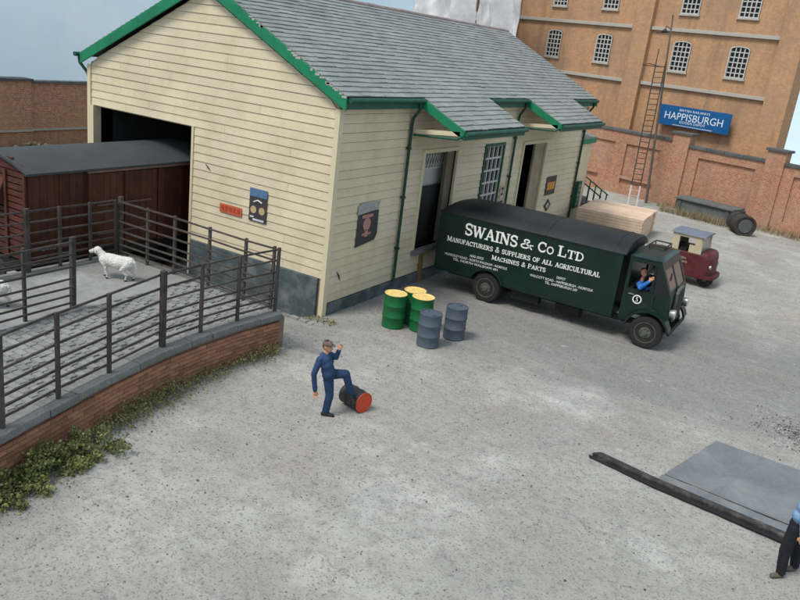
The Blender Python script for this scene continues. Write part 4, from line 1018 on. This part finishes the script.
roof_ = rfm.build('van_roof', m_lroof, lor, og, smooth=True)
for x in (2.0, 3.75, 5.55):
    b = MB(); b.tube([(x, y, z+.004) for y, z in rsec(.33)], .006, 5); o_ = b.build('roof_seam', m_lroof, roof_); o_.location = -og
MB().box(BX0-.03,BX0-.001,LY0+.06,LYC-.008,BZ0+.05,BZ1-.06).build('rear_door', m_lorry, lor, og); MB().box(BX0-.03,BX0-.001,LYC+.008,LY1-.06,BZ0+.05,BZ1-.06).build('rear_door', m_lorry, lor, og)
MB().box(.9,7.15,LY0+.42,LY0+.52,.42,.56).build('chassis_rail', m_black, lor, og); MB().box(.9,7.15,LY1-.52,LY1-.42,.42,.56).build('chassis_rail', m_black, lor, og)
MB().box(3.0,3.8,LY0+.12,LY0+.40,.30,.57).build('battery_box', m_black, lor, og, bevel=.02)
b = MB(); b.lathe([(.0,-.35),(.2,-.33),(.2,.33),(0,.35)], (4.6,LY0+.35,.42), (1,0,0), 14); b.build('fuel_tank', m_black, lor, og, smooth=True)
b = MB(); b.tube([(RW[0],LY0+.2,RW[1]),(RW[0],LY1-.2,RW[1])], .06, 8); b.ball((RW[0],LYC,RW[1]), .17); b.build('rear_axle', m_black, lor, og); b = MB(); b.tube([(FW[0],LY0+.2,FW[1]),(FW[0],LY1-.2,FW[1])], .05, 8); b.build('front_axle', m_black, lor, og)
def wheel(cx_, cy_, cz_, out_, r=RR, wd=.22, parent=None, org=(0,0,0), rim=m_rim):
    h = wd/2
    t = MB(); t.lathe([(r*.60,-h),(r*.72,-h*1.02),(r*.93,-h*.9),(r*.985,-h*.55),(r,-h*.2),(r,h*.2),(r*.985,h*.55),(r*.93,h*.9),(r*.72,h*1.02),(r*.60,h*.9)], (cx_,cy_,cz_), (0,out_,0), 32)
    wq = t.build('wheel', m_tyre, parent, org, smooth=True)
    q = MB(); q.lathe([(r*.62,h*.80),(r*.64,h*1.0),(r*.60,h*1.02),(r*.56,h*.55),(r*.40,h*.45),(r*.34,h*.95),(r*.18,h*1.02),(r*.16,h*1.35),(0,h*1.4)], (cx_,cy_,cz_), (0,out_,0), 24)
    for i in range(8):
        a = 2*PI*i/8+.2; q.lathe([(.022,h*.6),(.022,h*1.12),(0,h*1.14)], (cx_+r*.26*math.cos(a),cy_,cz_+r*.26*math.sin(a)), (0,out_,0), 6)
    q2 = q.build('rim', rim, wq, (0,0,0), smooth=True); q2.location = -Vector(org)
    q = MB()
    for i in range(8):
        a = 2*PI*i/8; q.lathe([(.038,h*.50),(.038,h*.58),(0,h*.58)], (cx_+r*.47*math.cos(a),cy_,cz_+r*.47*math.sin(a)), (0,out_,0), 8)
    q2 = q.build('hand_holes', m_black, wq, (0,0,0)); q2.location = -Vector(org)
for cy_, s_ in ((LY0+.09,-1),(LY0+.34,-1),(LY1-.09,1),(LY1-.34,1)): wheel(RW[0],cy_,RW[1],s_,parent=lor,org=og)
for cy_, s_ in ((LY0+.09,-1),(LY1-.09,1)): wheel(FW[0],cy_,FW[1],s_,parent=lor,org=og)
# cab
CX0, CZ1 = 5.96, 2.26
def cabx(z): return 7.08-(.38*max(0,(z-1.42))/.84)     # raked front
CY0, CY1 = LY0+.04, LY1-.04
dpan = [(CX0,.60),(6.12,.60)]+archpts(FW[0],FW[1],.55,160,40)+[(7.08,.70),(7.08,1.42),(CX0,1.42)]
cab = None
for yy, d in ((CY0, 1), (CY1, -1)):
    c_ = MB(); e = yy+d*.05; a, b2 = min(yy,e), max(yy,e)
    c_.prism(dpan, 'y', a, b2)
    c_.prism([(CX0,1.421),(CX0+.08,1.421),(CX0+.08,2.10),(CX0,2.10)], 'y', a, b2)
    c_.prism([(6.58,1.421),(6.67,1.421),(6.63,2.10),(6.58,2.10)], 'y', a, b2)
    c_.prism([(6.98,1.421),(7.078,1.421),(cabx(2.1),2.10),(cabx(2.1)-.08,2.10)], 'y', a, b2)
    c_.prism([(CX0,2.101),(cabx(2.1),2.101),(cabx(2.24),2.24),(CX0,2.24)], 'y', a, b2)
    c_.build('cab_side', m_lorry, lor, og)
    MB().prism([(6.675,1.425),(6.975,1.425),(cabx(2.1)-.085,2.095),(6.635,2.095)], 'y', yy+d*.02, yy+d*.03).build('quarter_light', m_glass, lor, og)
    s_ = MB(); o_ = yy-d*.012; a, b2 = min(o_,yy-d*.001), max(o_,yy-d*.001)
    s_.prism([(6.02,.66),(6.14,.66)]+archpts(FW[0],FW[1],.60,158,100)+[(6.72,1.04),(6.72,1.40),(6.02,1.40)], 'y', a, b2)
    dd = s_.build('cab_door', m_lorry, lor, og, bevel=.006)
    hn = MB(); hn.bar((6.1,yy-d*.03,1.30), (6.24,yy-d*.03,1.30), .025, .02); h2 = hn.build('handle', m_chrome, dd); h2.location = -og
    mg = MB(); a_ = archpts(FW[0],FW[1],.57,172,14,16); c2 = archpts(FW[0],FW[1],.52,14,172,16)
    mg.prism(a_+c2, 'y', yy-.09 if d > 0 else yy-.22, yy+.22 if d > 0 else yy+.09); mg.build('mudguard', m_lorry, lor, og, smooth=True)
bk2 = MB(); bk2.box(CX0,CX0+.04,CY0+.051,CY1-.051,.60,2.24); bk2.build('cab_back', m_lorry, lor, og)
def fx(z0, z1, y0, y1, t=.05):
    return MB().prism([(cabx(z0),z0),(cabx(z0)-t,z0),(cabx(z1)-t,z1),(cabx(z1),z1)], 'y', y0, y1)
cf = MB()
for z0, z1, y0, y1 in ((.62,1.42,CY0+.051,CY1-.051),(1.421,1.50,CY0+.051,CY1-.051),(2.02,2.24,CY0+.051,CY1-.051),(1.501,2.019,CY0+.051,CY0+.15),(1.501,2.019,CY1-.15,CY1-.051),(1.501,2.019,LYC-.035,LYC+.035)):
    m2 = fx(z0,z1,y0,y1); cf.add(m2.v, m2.f)
cf.build('cab_front', m_lorry, lor, og)
m_screen = M('windscreen', (.16,.155,.15), .15, .1, 4, spec=.6)
for a, b2 in ((CY0+.15,LYC-.035),(LYC+.035,CY1-.15)):
    m2 = MB(); m2.prism([(cabx(1.5)-.02,1.5),(cabx(1.5)-.03,1.5),(cabx(2.02)-.03,2.02),(cabx(2.02)-.02,2.02)], 'y', a+.004, b2-.004); m2.build('windscreen', m_screen, lor, og)
rc = MB(); xs2 = [CX0-.02,CX0+.02,CX0+.3,6.4,6.62,6.72,6.76]; h2_ = [.0,.05,.085,.09,.07,.03,-.02]
def csec(h):
    o_ = []
    for i in range(13):
        a = -1+2*i/12; o_.append((LYC+a*(CY1-CY0+.02)/2, 2.235+h*max(0, 1-abs(a)**4)**.7))
    return o_
ss_ = [csec(h) for h in h2_]; rc.v = [(x, y, z) for x, q in zip(xs2, ss_) for y, z in q]
rc.v += [(x, y, 2.20) for x in (xs2[0], xs2[-1]) for y in (CY0-.01, CY1+.01)]
for i in range(6):
    for j in range(12): rc.f.append([i*13+j, i*13+j+1, (i+1)*13+j+1, (i+1)*13+j])
rc.f += [list(range(13)), list(range(78, 91))]; rc.m = [0]*len(rc.f); rc.r = [.5]*len(rc.f)
rc.build('cab_roof', m_lorry, lor, og, smooth=True)
MB().box(CX0,6.70,CY0+.002,CY1-.002,2.205,2.232).build('cab_ceiling', m_black, lor, og)
b = MB(); b.tube([(6.1,5.55,2.3),(6.1,5.55,2.37),(6.5,5.55,2.37),(6.5,5.55,2.3)], .02, 6); b.tube([(6.1,6.25,2.28),(6.1,6.25,2.37),(6.5,6.25,2.37),(6.5,6.25,2.28)], .02, 6); b.tube([(6.1,5.55,2.37),(6.1,6.25,2.37)], .02, 6); b.tube([(6.5,5.55,2.37),(6.5,6.25,2.37)], .02, 6); b.build('roof_rack', m_black, lor, og, smooth=True)
MB().box(6.02,6.6,CY0+.08,CY1-.08,.78,.92).build('seat', m_black, lor, og); MB().box(6.02,6.14,CY0+.1,CY1-.1,.92,1.45).build('seat_back', m_black, lor, og)
b = MB(); b.tube([(6.55+.0*i,4.82+.19*math.cos(2*PI*i/16),1.42+.19*math.sin(2*PI*i/16)) for i in range(17)], .015, 5); b.tube([(6.55,4.82,1.42),(6.9,4.82,1.0)], .02, 5); b.build('steering_wheel', m_black, lor, og)
# radiator, lamps, bumper
rd = MB(); rd.prism([(LYC-.34,.66),(LYC+.34,.66),(LYC+.34,1.40),(LYC+.22,1.52),(LYC-.22,1.52),(LYC-.34,1.40)], 'x', 7.085, 7.17); gr = rd.build('radiator', m_rim, lor, og, bevel=.02)
b = MB(); b.prism([(LYC-.28,.72),(LYC+.28,.72),(LYC+.28,1.36),(LYC+.18,1.45),(LYC-.18,1.45),(LYC-.28,1.36)], 'x', 7.1705, 7.178); q = b.build('grille', m_black, gr); q.location = -og
b = MB()
for i in range(9): b.box(7.1785,7.188,LYC-.25+i*.0625-.008,LYC-.25+i*.0625+.008,.73,1.36)
q = b.build('grille_bars', m_rim, gr); q.location = -og
for y in (LY0+.28, LY1-.28):
    b = MB(); b.lathe([(.03,-.12),(.10,-.08),(.125,.02),(.125,.05)], (7.20,y,.98), (1,0,0), 16); hl = b.build('headlight', m_chrome, lor, og, smooth=True)
    b = MB(); b.lathe([(.115,.048),(.10,.062),(0,.072)], (7.20,y,.98), (1,0,0), 16); q = b.build('lens', M('lamp_glass', (.55,.55,.52), .1), hl, smooth=True); q.location = -og
b = MB(); b.box(7.20,7.25,LY0+.12,LY1-.12,.44,.55); b.box(7.0,7.20,LY0+.5,LY0+.6,.48,.56); b.box(7.0,7.20,LY1-.6,LY1-.5,.48,.56); b.build('bumper', m_black, lor, og, bevel=.015)
b = MB(); b.tube([(7.0,CY0-.01,1.9),(7.05,CY0-.2,1.98)], .012, 5); b.box(7.03,7.05,CY0-.27,CY0-.15,1.9,2.08); b.build('mirror', m_black, lor, og)
# the cab narrows a little towards its front
for o_ in lor.children:
    if o_.name.split('.')[0] in ('cab_side','quarter_light','cab_door','cab_front','windscreen','cab_roof','cab_ceiling'):
        for v in o_.data.vertices:
            k_ = 1-.085*sst(6.35, 7.1, v.co.x+og.x); v.co.y = (v.co.y+og.y-LYC)*k_+LYC-og.y
# badge
b = MB(); b.lathe([(.115,0),(.115,.003),(.085,.003),(.085,0)], (6.33,CY0-.0125,1.19), (0,-1,0), 24); b.build('badge_ring', m_white, lor, og)
fontobj('badge_number', '5', m_white, .16, (6.33,CY0-.016,1.135), (1,0,0), (0,0,1), None, lor, .003, org=og)
t = MB(); yt = LY0-.003
big = slab('Swains', 1.42, 3.00, 1.735, .33, yt, None, .93)+slab('&', 3.06, 3.46, 1.765, .25, yt, None)+slab('Co', 3.56, 4.02, 1.775, .27, yt, None, .74)+slab('Ltd', 4.12, 4.83, 1.785, .28, yt, None, .80)
for q in big: q.build('letter', m_white, lor, og)
slab('Manufacturers & suppliers of all agricultural', .92, 5.32, 1.45, .145, yt, t, .86, .011)
slab('Machines & Parts', 2.33, 3.89, 1.245, .125, yt, t, .9, .02)
tag(t.build('lettering', m_white, lor, og), kind='stuff')
for s_, x0, x1, z in (('HEAD OFFICE',1.69,2.10,1.165),('MUNDESLEY ROAD - NORTH WALSHAM - NORFOLK',.92,2.83,1.055),('TEL. NORTH WALSHAM 491',1.2,2.57,.955),('DEPOT',4.22,4.46,1.19),('WALCOTT ROAD - HAPPISBURGH - NORFOLK',3.49,5.22,1.08),('TEL. HAPPISBURGH 247',3.93,4.82,.985)):
    fontobj('small_lettering', s_, m_white, .095, ((x0+x1)/2,yt-.001,z), (1,0,.01), (0,0,1), x1-x0, lor, .003, org=og)

# ------------------------------------------------------------------ three wheeled goods tractor
ty0, ty1 = 11.9, 13.3; tyc = (ty0+ty1)/2
tt = empty('goods_tractor', (6,tyc,0), math.radians(-4), 'small maroon and cream three wheeled goods tractor behind the lorry cab', 'goods tractor'); og = tt.location.copy(); tt.location.x += .06; tt.scale = (.9,.9,.9)
b = MB(); b.prism([(5.30,.34),(6.55,.30),(6.62,1.12),(6.45,1.20),(5.30,1.20)], 'y', ty0, ty1); b.build('lower_body', m_maroon, tt, og, bevel=.04)
def nose(zs, xo, hw):
    o_ = []
    for i in range(13):
        a = -PI/2+PI*i/12; o_.append((6.50+xo*max(0,math.cos(a))**.55, tyc+hw*math.copysign(abs(math.sin(a))**.62, a), zs))
    return o_
nm = MB(); S_ = [nose(.34,.42,.70), nose(.5,.43,.70), nose(1.05,.40,.70), nose(1.20,.36,.68), nose(1.27,.29,.62), nose(1.30,.14,.5)]
nm.v = [p for s_ in S_ for p in s_]
for i in range(len(S_)-1):
    for j in range(12): nm.f.append([i*13+j, i*13+j+1, (i+1)*13+j+1, (i+1)*13+j])
nm.f += [list(range(12,-1,-1)), list(range(65,78))]; nm.m = [0]*len(nm.f); nm.r = [.5]*len(nm.f)
nm.build('bonnet', m_maroon, tt, og, smooth=True)
b = MB(); b.v = [(x+(.05 if x > 6.5 else 0), tyc+(y-tyc)*1.06, z_) for z_ in (.34,.46) for x, y, z__ in nose(0,.53,.70)]
for j in range(12): b.f.append([j,j+1,13+j+1,13+j])
b.f += [list(range(12,-1,-1)), list(range(13,26))]; b.m = [0]*len(b.f); b.r = [.5]*len(b.f); b.build('bumper', m_maroon, tt, og, smooth=True)
for yy, d in ((ty0+.02,1),(ty1-.02,-1)):
    c_ = MB(); a, b2 = sorted((yy, yy+d*.05))
    for pl in ([(5.32,1.2),(5.62,1.2),(5.60,1.80),(5.34,1.80)], [(6.0,1.2),(6.46,1.2),(6.44,1.48),(6.0,1.48)], [(6.20,1.48),(6.44,1.48),(6.38,1.82),(6.18,1.82)], [(5.601,1.72),(6.18,1.72),(6.18,1.82),(5.601,1.82)]): c_.prism(pl, 'y', a, b2)
    c_.build('cab_side', m_creamcab, tt, og)
MB().box(5.32,5.37,ty0+.071,ty1-.071,1.2,1.8).build('cab_back', m_creamcab, tt, og)
MB().prism([(6.46,1.2),(6.42,1.2),(6.34,1.81),(6.38,1.81)], 'y', ty0+.12, ty1-.12).build('windscreen', M('tractor_screen', (.30,.29,.27), .2, .1), tt, og)
b = MB(); b.box(6.34,6.44,ty0+.072,ty0+.118,1.2,1.81); b.box(6.34,6.44,ty1-.118,ty1-.072,1.2,1.81); b.build('screen_pillars', m_creamcab, tt, og)
b = MB(); b.prism([(tyc+.74*math.cos(i*PI/10), 1.82+.08*math.sin(i*PI/10)) for i in range(11)], 'x', 5.27, 6.52); b.build('cab_roof', m_bgroof, tt, og, bevel=.02)
MB().box(5.4,5.9,ty0+.1,ty1-.1,1.0,1.3).build('seat', m_black, tt, og)
wheel(6.74,tyc-.35,.29,-1,.29,.2,tt,og)
b = MB(); b.box(4.1,5.3,tyc-.45,tyc-.35,.42,.54); b.box(4.1,5.3,tyc+.35,tyc+.45,.42,.54); b.box(4.2,5.0,tyc-.5,tyc+.5,.541,.60); b.build('chassis', m_black, tt, og)
wheel(4.55,ty0+.12,.33,-1,.33,.2,tt,og); wheel(4.55,ty1-.12,.33,1,.33,.2,tt,og)
for y in (tyc-.5, tyc+.5):
    b = MB(); b.lathe([(.09,0),(.09,.05),(.05,.07)], (6.83,y,.78), (1,0,0), 12); b.build('headlight', m_chrome, tt, og, smooth=True)
for i, (s_, x0, x1, z) in enumerate((('BRITISH',5.55,5.98,.92),('RAILWAYS',5.55,6.05,.78))): fontobj('lettering', s_, m_creamcab, .11, ((x0+x1)/2,ty0-.003,z), (1,0,0), (0,0,1), x1-x0, tt, .003, org=og)
fontobj('lettering', '3', m_creamcab, .13, (5.76,ty0-.003,.56), (1,0,0), (0,0,1), None, tt, .003, org=og)

# ------------------------------------------------------------------ figures: capsules fused to one skin
def fused(name, caps, mats, voxel, parent=None, wob=0, sub=2):
    mb = MB()
    for p, q, r1, r2, lb_ in caps:
        p = Vector(p); q = Vector(q); d = q-p; L_ = d.length
        if L_ < 1e-5: mb.ball(p, r1, n=14, m=10); continue
        pr_ = [(r1*math.sin(t*PI/10), -r1*math.cos(t*PI/10)) for t in range(6)]+[(r1+(r2-r1)*t/4, L_*t/4) for t in (1,2,3)]+[(r2*math.cos(t*PI/10), L_+r2*math.sin(t*PI/10)) for t in range(6)]
        mb.lathe(pr_, p, d, 14)
    o = mb.build(name, mats[0])
    r = o.modifiers.new('r', 'REMESH'); r.mode = 'VOXEL'; r.voxel_size = voxel; r.use_smooth_shade = True
    s_ = o.modifiers.new('s', 'SMOOTH'); s_.iterations = sub; s_.factor = .5
    dg = bpy.context.evaluated_depsgraph_get(); me = bpy.data.meshes.new_from_object(o.evaluated_get(dg))
    bpy.data.objects.remove(o)
    me.materials.clear()
    for m in mats: me.materials.append(m)
    segs = [(Vector(p), Vector(q)-Vector(p), r1, r2, lb_) for p, q, r1, r2, lb_ in caps]
    for f in me.polygons:
        c = f.center; best = 9; bl2 = 0
        for p, d, r1, r2, lb_ in segs:
            L2 = d.length_squared; t = 0 if L2 < 1e-9 else max(0, min(1, (c-p).dot(d)/L2))
            e = (c-p-d*t).length-(r1+(r2-r1)*t)
            if e < best: best = e; bl2 = lb_
        f.material_index = bl2; f.use_smooth = True
    if wob:
        nl = [v.normal.copy() for v in me.vertices]; cl = [v.co.copy() for v in me.vertices]; flat = []
        for c, n in zip(cl, nl): flat += list(c+n*(noise.noise(c*38)*wob+noise.noise(c*85)*wob*.6))
        me.vertices.foreach_set('co', flat); me.update()
    ob = bpy.data.objects.new(name, me); COL.objects.link(ob); ob.parent = parent
    return ob
def hand(caps, wr, dr_, side, lb_=1, s=1.0, up=None):
    """palm, four bent fingers of unequal length and a thumb; dr_ points along the hand, side towards the thumb"""
    wr = Vector(wr); d = Vector(dr_).normalized(); t = Vector(side); t = (t-d*t.dot(d)).normalized(); n_ = d.cross(t)
    caps.append((wr, wr+d*.05*s, .024*s, .026*s, lb_)); caps.append((wr+d*.03*s+t*.018*s, wr+d*.075*s+t*.022*s, .016*s, .015*s, lb_)); caps.append((wr+d*.03*s-t*.018*s, wr+d*.075*s-t*.024*s, .016*s, .015*s, lb_))
    for i, (o_, l) in enumerate(((.030,.062),(.010,.072),(-.011,.066),(-.031,.05))):
        a = wr+d*.078*s+t*o_*s; k_ = a+d*l*.55*s+n_*.006*s; e = k_+d*l*.45*s+n_*.020*s
        caps.append((a, k_, .0105*s, .0095*s, lb_)); caps.append((k_, e, .0095*s, .0085*s, lb_))
    a = wr+d*.02*s+t*.022*s; k_ = a+(d*.03+t*.03)*s; caps.append((a, k_, .013*s, .011*s, lb_)); caps.append((k_, k_+(d*.03+t*.008)*s, .011*s, .009*s, lb_))
def head(caps, c, fwd, s=1.0, sk=1, hr=2, up=(0,0,1)):
    c = Vector(c); f = Vector(fwd).normalized(); u = Vector(up).normalized(); r = f.cross(u).normalized()
    caps.append((c-u*.01*s, c+u*.035*s-f*.008*s, .074*s, .078*s, sk)); caps.append((c-u*.06*s+f*.035*s, c-u*.03*s+f*.03*s, .042*s, .055*s, sk))       # skull and jaw
    caps.append((c+u*.008*s+f*.076*s, c-u*.026*s+f*.094*s, .010*s, .014*s, sk))                                                                 # nose
    for d in (1, -1):
        caps.append((c-u*.015*s+r*d*.076*s, c+u*.012*s+r*d*.080*s, .012*s, .013*s, sk)); caps.append((c+u*.012*s+f*.072*s+r*d*.028*s, c+u*.012*s+f*.072*s+r*d*.028*s, .006*s, .006*s, hr))
    caps.append((c-u*.052*s+f*.073*s-r*.02*s, c-u*.052*s+f*.073*s+r*.02*s, .007*s, .007*s, 5))
    caps.append((c-u*.0*s-f*.035*s, c+u*.05*s-f*.02*s, .066*s, .072*s, hr))

# man in navy overalls with one foot on the drum
mr_ = math.radians(29.27); ra, rb_ = Vector((math.cos(mr_), math.sin(mr_), 0)), Vector((-math.sin(mr_), math.cos(mr_), 0))
def A3(a, b, z): return ra*a+rb_*b+Vector((0,0,z))
man = empty('person', (3.21,-4.12,.0), 0, 'man in navy overalls and flat cap resting one foot on a fallen drum', 'person')
m_lip = M('lips', (.38,.15,.11), .6)
m_jacket = M('blue_jacket', (.026,.062,.14), .8, .35, 5, .25, 40, .3, 40, ((.012,.03,.07), .6, 7))
MM = [m_overall, m_skin, m_hair, m_dshoe, m_jacket, m_lip]
cp_ = []
def C_(p, q, r1, r2, l=0): cp_.append((p, q, r1, r2, l))
C_(A3(-.02,-.01,.77), A3(.03,0,.42), .098, .074); C_(A3(.03,0,.42), A3(-.01,0,.10), .074, .066); C_(A3(-.06,0,.04), A3(.02,-.005,.045), .042, .046, 3); C_(A3(.02,-.005,.04), A3(.12,-.02,.032), .044, .034, 3)
C_(A3(.0,.12,.77), A3(.27,.16,.80), .098, .076); C_(A3(.27,.16,.80), A3(.39,.21,.42), .074, .060); C_(A3(.375,.215,.36), A3(.41,.20,.34), .042, .044, 3); C_(A3(.41,.20,.33), A3(.475,.17,.235), .042, .033, 3)
C_(A3(-.03,-.03,.82), A3(-.02,.12,.82), .108, .108); C_(A3(-.05,.0,.90), A3(-.05,.09,.90), .115, .112, 4); C_(A3(-.08,-.03,1.02), A3(-.07,.12,1.02), .115, .112, 4); C_(A3(-.11,-.05,1.10), A3(-.08,.13,1.10), .098, .098, 4)
C_(A3(-.17,-.10,1.135), A3(-.05,.16,1.135), .062, .062, 4); C_(A3(-.115,.03,1.16), A3(-.10,.03,1.26), .052, .048, 1); C_(A3(-.15,0,1.17), A3(-.08,.06,1.17), .062, .062, 4)
C_(A3(-.19,-.10,1.13), A3(-.27,-.13,.84), .062, .052, 4); C_(A3(-.27,-.13,.84), A3(-.225,-.13,.555), .050, .043, 4); hand(cp_, A3(-.222,-.13,.53), A3(.12,0,-1), A3(1,.0,0), 1, .95)
C_(A3(-.04,.16,1.13), A3(.07,.10,1.12), .058, .052, 4); C_(A3(.07,.10,1.12), A3(.115,.05,1.27), .048, .040, 4); hand(cp_, A3(.12,.045,1.29), A3(.32,-.1,1), A3(-1,.3,0), 1, .95)
head(cp_, A3(-.085,.025,1.335), ra*.93-rb_*.37, 1.0)
fused('body', cp_, MM, .0095, man, wob=.0045)
hc = A3(-.09,.025,1.335)+Vector((0,0,.062)); fw_ = (ra*.93-rb_*.37).normalized()
b = MB(); b.ball((0,0,0), .098, .092, .045, 16, 8); b.prism([(.06,-.065),(.13,-.05),(.155,0),(.13,.05),(.06,.065)], 'z', -.018, -.006); b.lathe([(.088,-.03),(.092,-.005),(.08,.01)], (0,0,0), n=16)
cpo = b.build('flat_cap', m_cap, man, smooth=True); cpo.location = hc; cpo.rotation_euler = (0,.08,math.atan2(fw_.y, fw_.x))
b = MB(); c0 = A3(-.085,.025,1.335)
# driver leaning on the cab sill
drv = empty('person', (6.25,4.85,.92), 0, 'lorry driver in bright blue jacket with arm out of the cab window', 'person'); og = drv.location
cp_ = []
D3 = lambda x, y, z: Vector((x,y,z))-og
C_(D3(6.22,4.72,1.02), D3(6.22,4.98,1.02), .12, .12, 0); C_(D3(6.24,4.72,1.25), D3(6.24,4.96,1.25), .11, .11, 0); C_(D3(6.26,4.66,1.50), D3(6.26,5.0,1.50), .085, .085, 0); C_(D3(6.26,4.8,1.55), D3(6.28,4.8,1.68), .05, .05, 1)
C_(D3(6.26,4.66,1.52), D3(6.34,4.40,1.50), .07, .06, 0); C_(D3(6.34,4.40,1.50), D3(6.52,4.36,1.70), .055, .045, 0); hand(cp_, D3(6.53,4.36,1.72), (.6,.05,.8), (-.8,0,.6), 1, 1.1)
C_(D3(6.26,5.0,1.5), D3(6.38,5.02,1.32), .065, .055, 0); C_(D3(6.38,5.02,1.32), D3(6.55,4.93,1.48), .05, .042, 0); hand(cp_, D3(6.54,4.94,1.49), (.3,-.3,.9), (0,-1,0), 1)
C_(D3(6.25,4.74,1.0), D3(6.6,4.72,1.0), .085, .07, 4); C_(D3(6.25,4.96,1.0), D3(6.6,4.96,1.0), .085, .07, 4)
head(cp_, D3(6.28,4.76,1.80), (.8,-.6,0), 1.05)
fused('body', cp_, [m_bshirt, m_skin, m_hair, m_dshoe, m_trouser, m_lip], .012, drv)
# second man at the right edge
m2_ = empty('person', (10.86,-3.40,0), 0, 'man in pale blue shirt and black trousers standing by the weighbridge', 'person')
cp_ = []
P3_ = lambda x, y, z: Vector((x-10.83, y+3.42, z))
C_(P3_(10.74,-3.50,.80), P3_(10.70,-3.53,.45), .098, .078, 0); C_(P3_(10.70,-3.53,.45), P3_(10.73,-3.53,.10), .078, .066, 0); C_(P3_(10.74,-3.52,.045), P3_(10.64,-3.62,.035), .046, .036, 3)
C_(P3_(10.82,-3.28,.80), P3_(10.83,-3.24,.45), .098, .078, 0); C_(P3_(10.83,-3.24,.45), P3_(10.88,-3.20,.10), .078, .066, 0); C_(P3_(10.89,-3.19,.045), P3_(10.80,-3.29,.035), .046, .036, 3)
C_(P3_(10.75,-3.47,.86), P3_(10.82,-3.31,.86), .108, .108, 0); C_(P3_(10.76,-3.48,1.0), P3_(10.84,-3.31,1.0), .115, .115, 4); C_(P3_(10.78,-3.49,1.15), P3_(10.87,-3.31,1.15), .115, .115, 4); C_(P3_(10.80,-3.52,1.27), P3_(10.90,-3.28,1.27), .085, .085, 4); C_(P3_(10.85,-3.40,1.3), P3_(10.85,-3.40,1.42), .05, .048, 1)
C_(P3_(10.79,-3.55,1.28), P3_(10.80,-3.68,1.02), .062, .052, 4); C_(P3_(10.80,-3.68,1.02), P3_(10.84,-3.66,.82), .05, .042, 4); hand(cp_, P3_(10.845,-3.66,.80), (.1,.1,-1), (-1,0,0), 1)
C_(P3_(10.91,-3.25,1.28), P3_(10.96,-3.16,1.02), .062, .052, 4); C_(P3_(10.96,-3.16,1.02), P3_(10.90,-3.13,.78), .05, .042, 4); hand(cp_, P3_(10.895,-3.13,.76), (-.2,0,-1), (-1,0,0), 1)
head(cp_, P3_(10.83,-3.42,1.49), (-.8,-.6,0))
fused('body', cp_, [m_trouser, m_skin, m_hair, m_shoe, m_shirt, m_lip], .0105, m2_, wob=.005)

# ------------------------------------------------------------------ sheep
def sheep(loc, rz, label):
    s_ = empty('sheep', loc, rz, label, 'sheep', 'white sheep in the cattle pen')
    c_ = []; W_ = lambda p_, q_, *a: c_.append((v3((p_.x*1.22, p_.y*1.1, p_.z*1.05)), v3((q_.x*1.22, q_.y*1.1, q_.z*1.05)), a[0]*1.1, a[1]*1.1, a[2]))
    v3 = Vector
    W_(v3((-.25,0,.385)), v3((-.05,0,.365)), .125, .135, 0); W_(v3((-.05,0,.365)), v3((.20,0,.40)), .135, .12, 0); W_(v3((-.25,0,.40)), v3((.15,0,.43)), .10, .10, 0)
    W_(v3((.20,0,.43)), v3((.33,0,.55)), .085, .07, 0); W_(v3((.33,0,.57)), v3((.345,0,.585)), .072, .06, 0)
    W_(v3((.37,0,.565)), v3((.475,0,.515)), .050, .034, 1)
    for d in (1, -1):
        W_(v3((.345,d*.05,.585)), v3((.335,d*.115,.545)), .018, .014, 1); W_(v3((.405,d*.043,.572)), v3((.405,d*.043,.572)), .008, .008, 2)
    # hind legs: knee forward at the belly, hock back
    for d, k_ in ((1, .05), (-1, -.04)):
        y = d*.075
        W_(v3((-.25,y,.36)), v3((-.20+k_,y,.25)), .075, .050, 0); W_(v3((-.20+k_,y,.25)), v3((-.285+k_,y,.145)), .042, .026, 0); W_(v3((-.285+k_,y,.145)), v3((-.27+k_,y,.045)), .022, .019, 1); W_(v3((-.27+k_,y,.025)), v3((-.255+k_,y,.02)), .024, .02, 2)
    for d, k_ in ((1, -.04), (-1, .03)):
        y = d*.065
        W_(v3((.19,y,.34)), v3((.185+k_,y,.19)), .058, .030, 0); W_(v3((.185+k_,y,.19)), v3((.19+k_*1.5,y,.045)), .024, .019, 1); W_(v3((.19+k_*1.5,y,.025)), v3((.205+k_*1.5,y,.02)), .024, .02, 2)
    W_(v3((-.36,0,.42)), v3((-.395,0,.28)), .028, .018, 0)
    fused('body', c_, [m_wool, m_face, m_hoof], .012, s_, wob=.012, sub=1)
    return s_
sheep((-3.10,-3.54,HD-.008), math.radians(203), 'white woolly sheep standing near the far corner of the cattle pen')
sheep((-3.24,-6.42,HD-.008), math.radians(209), 'white woolly sheep behind the partition fence at the left')
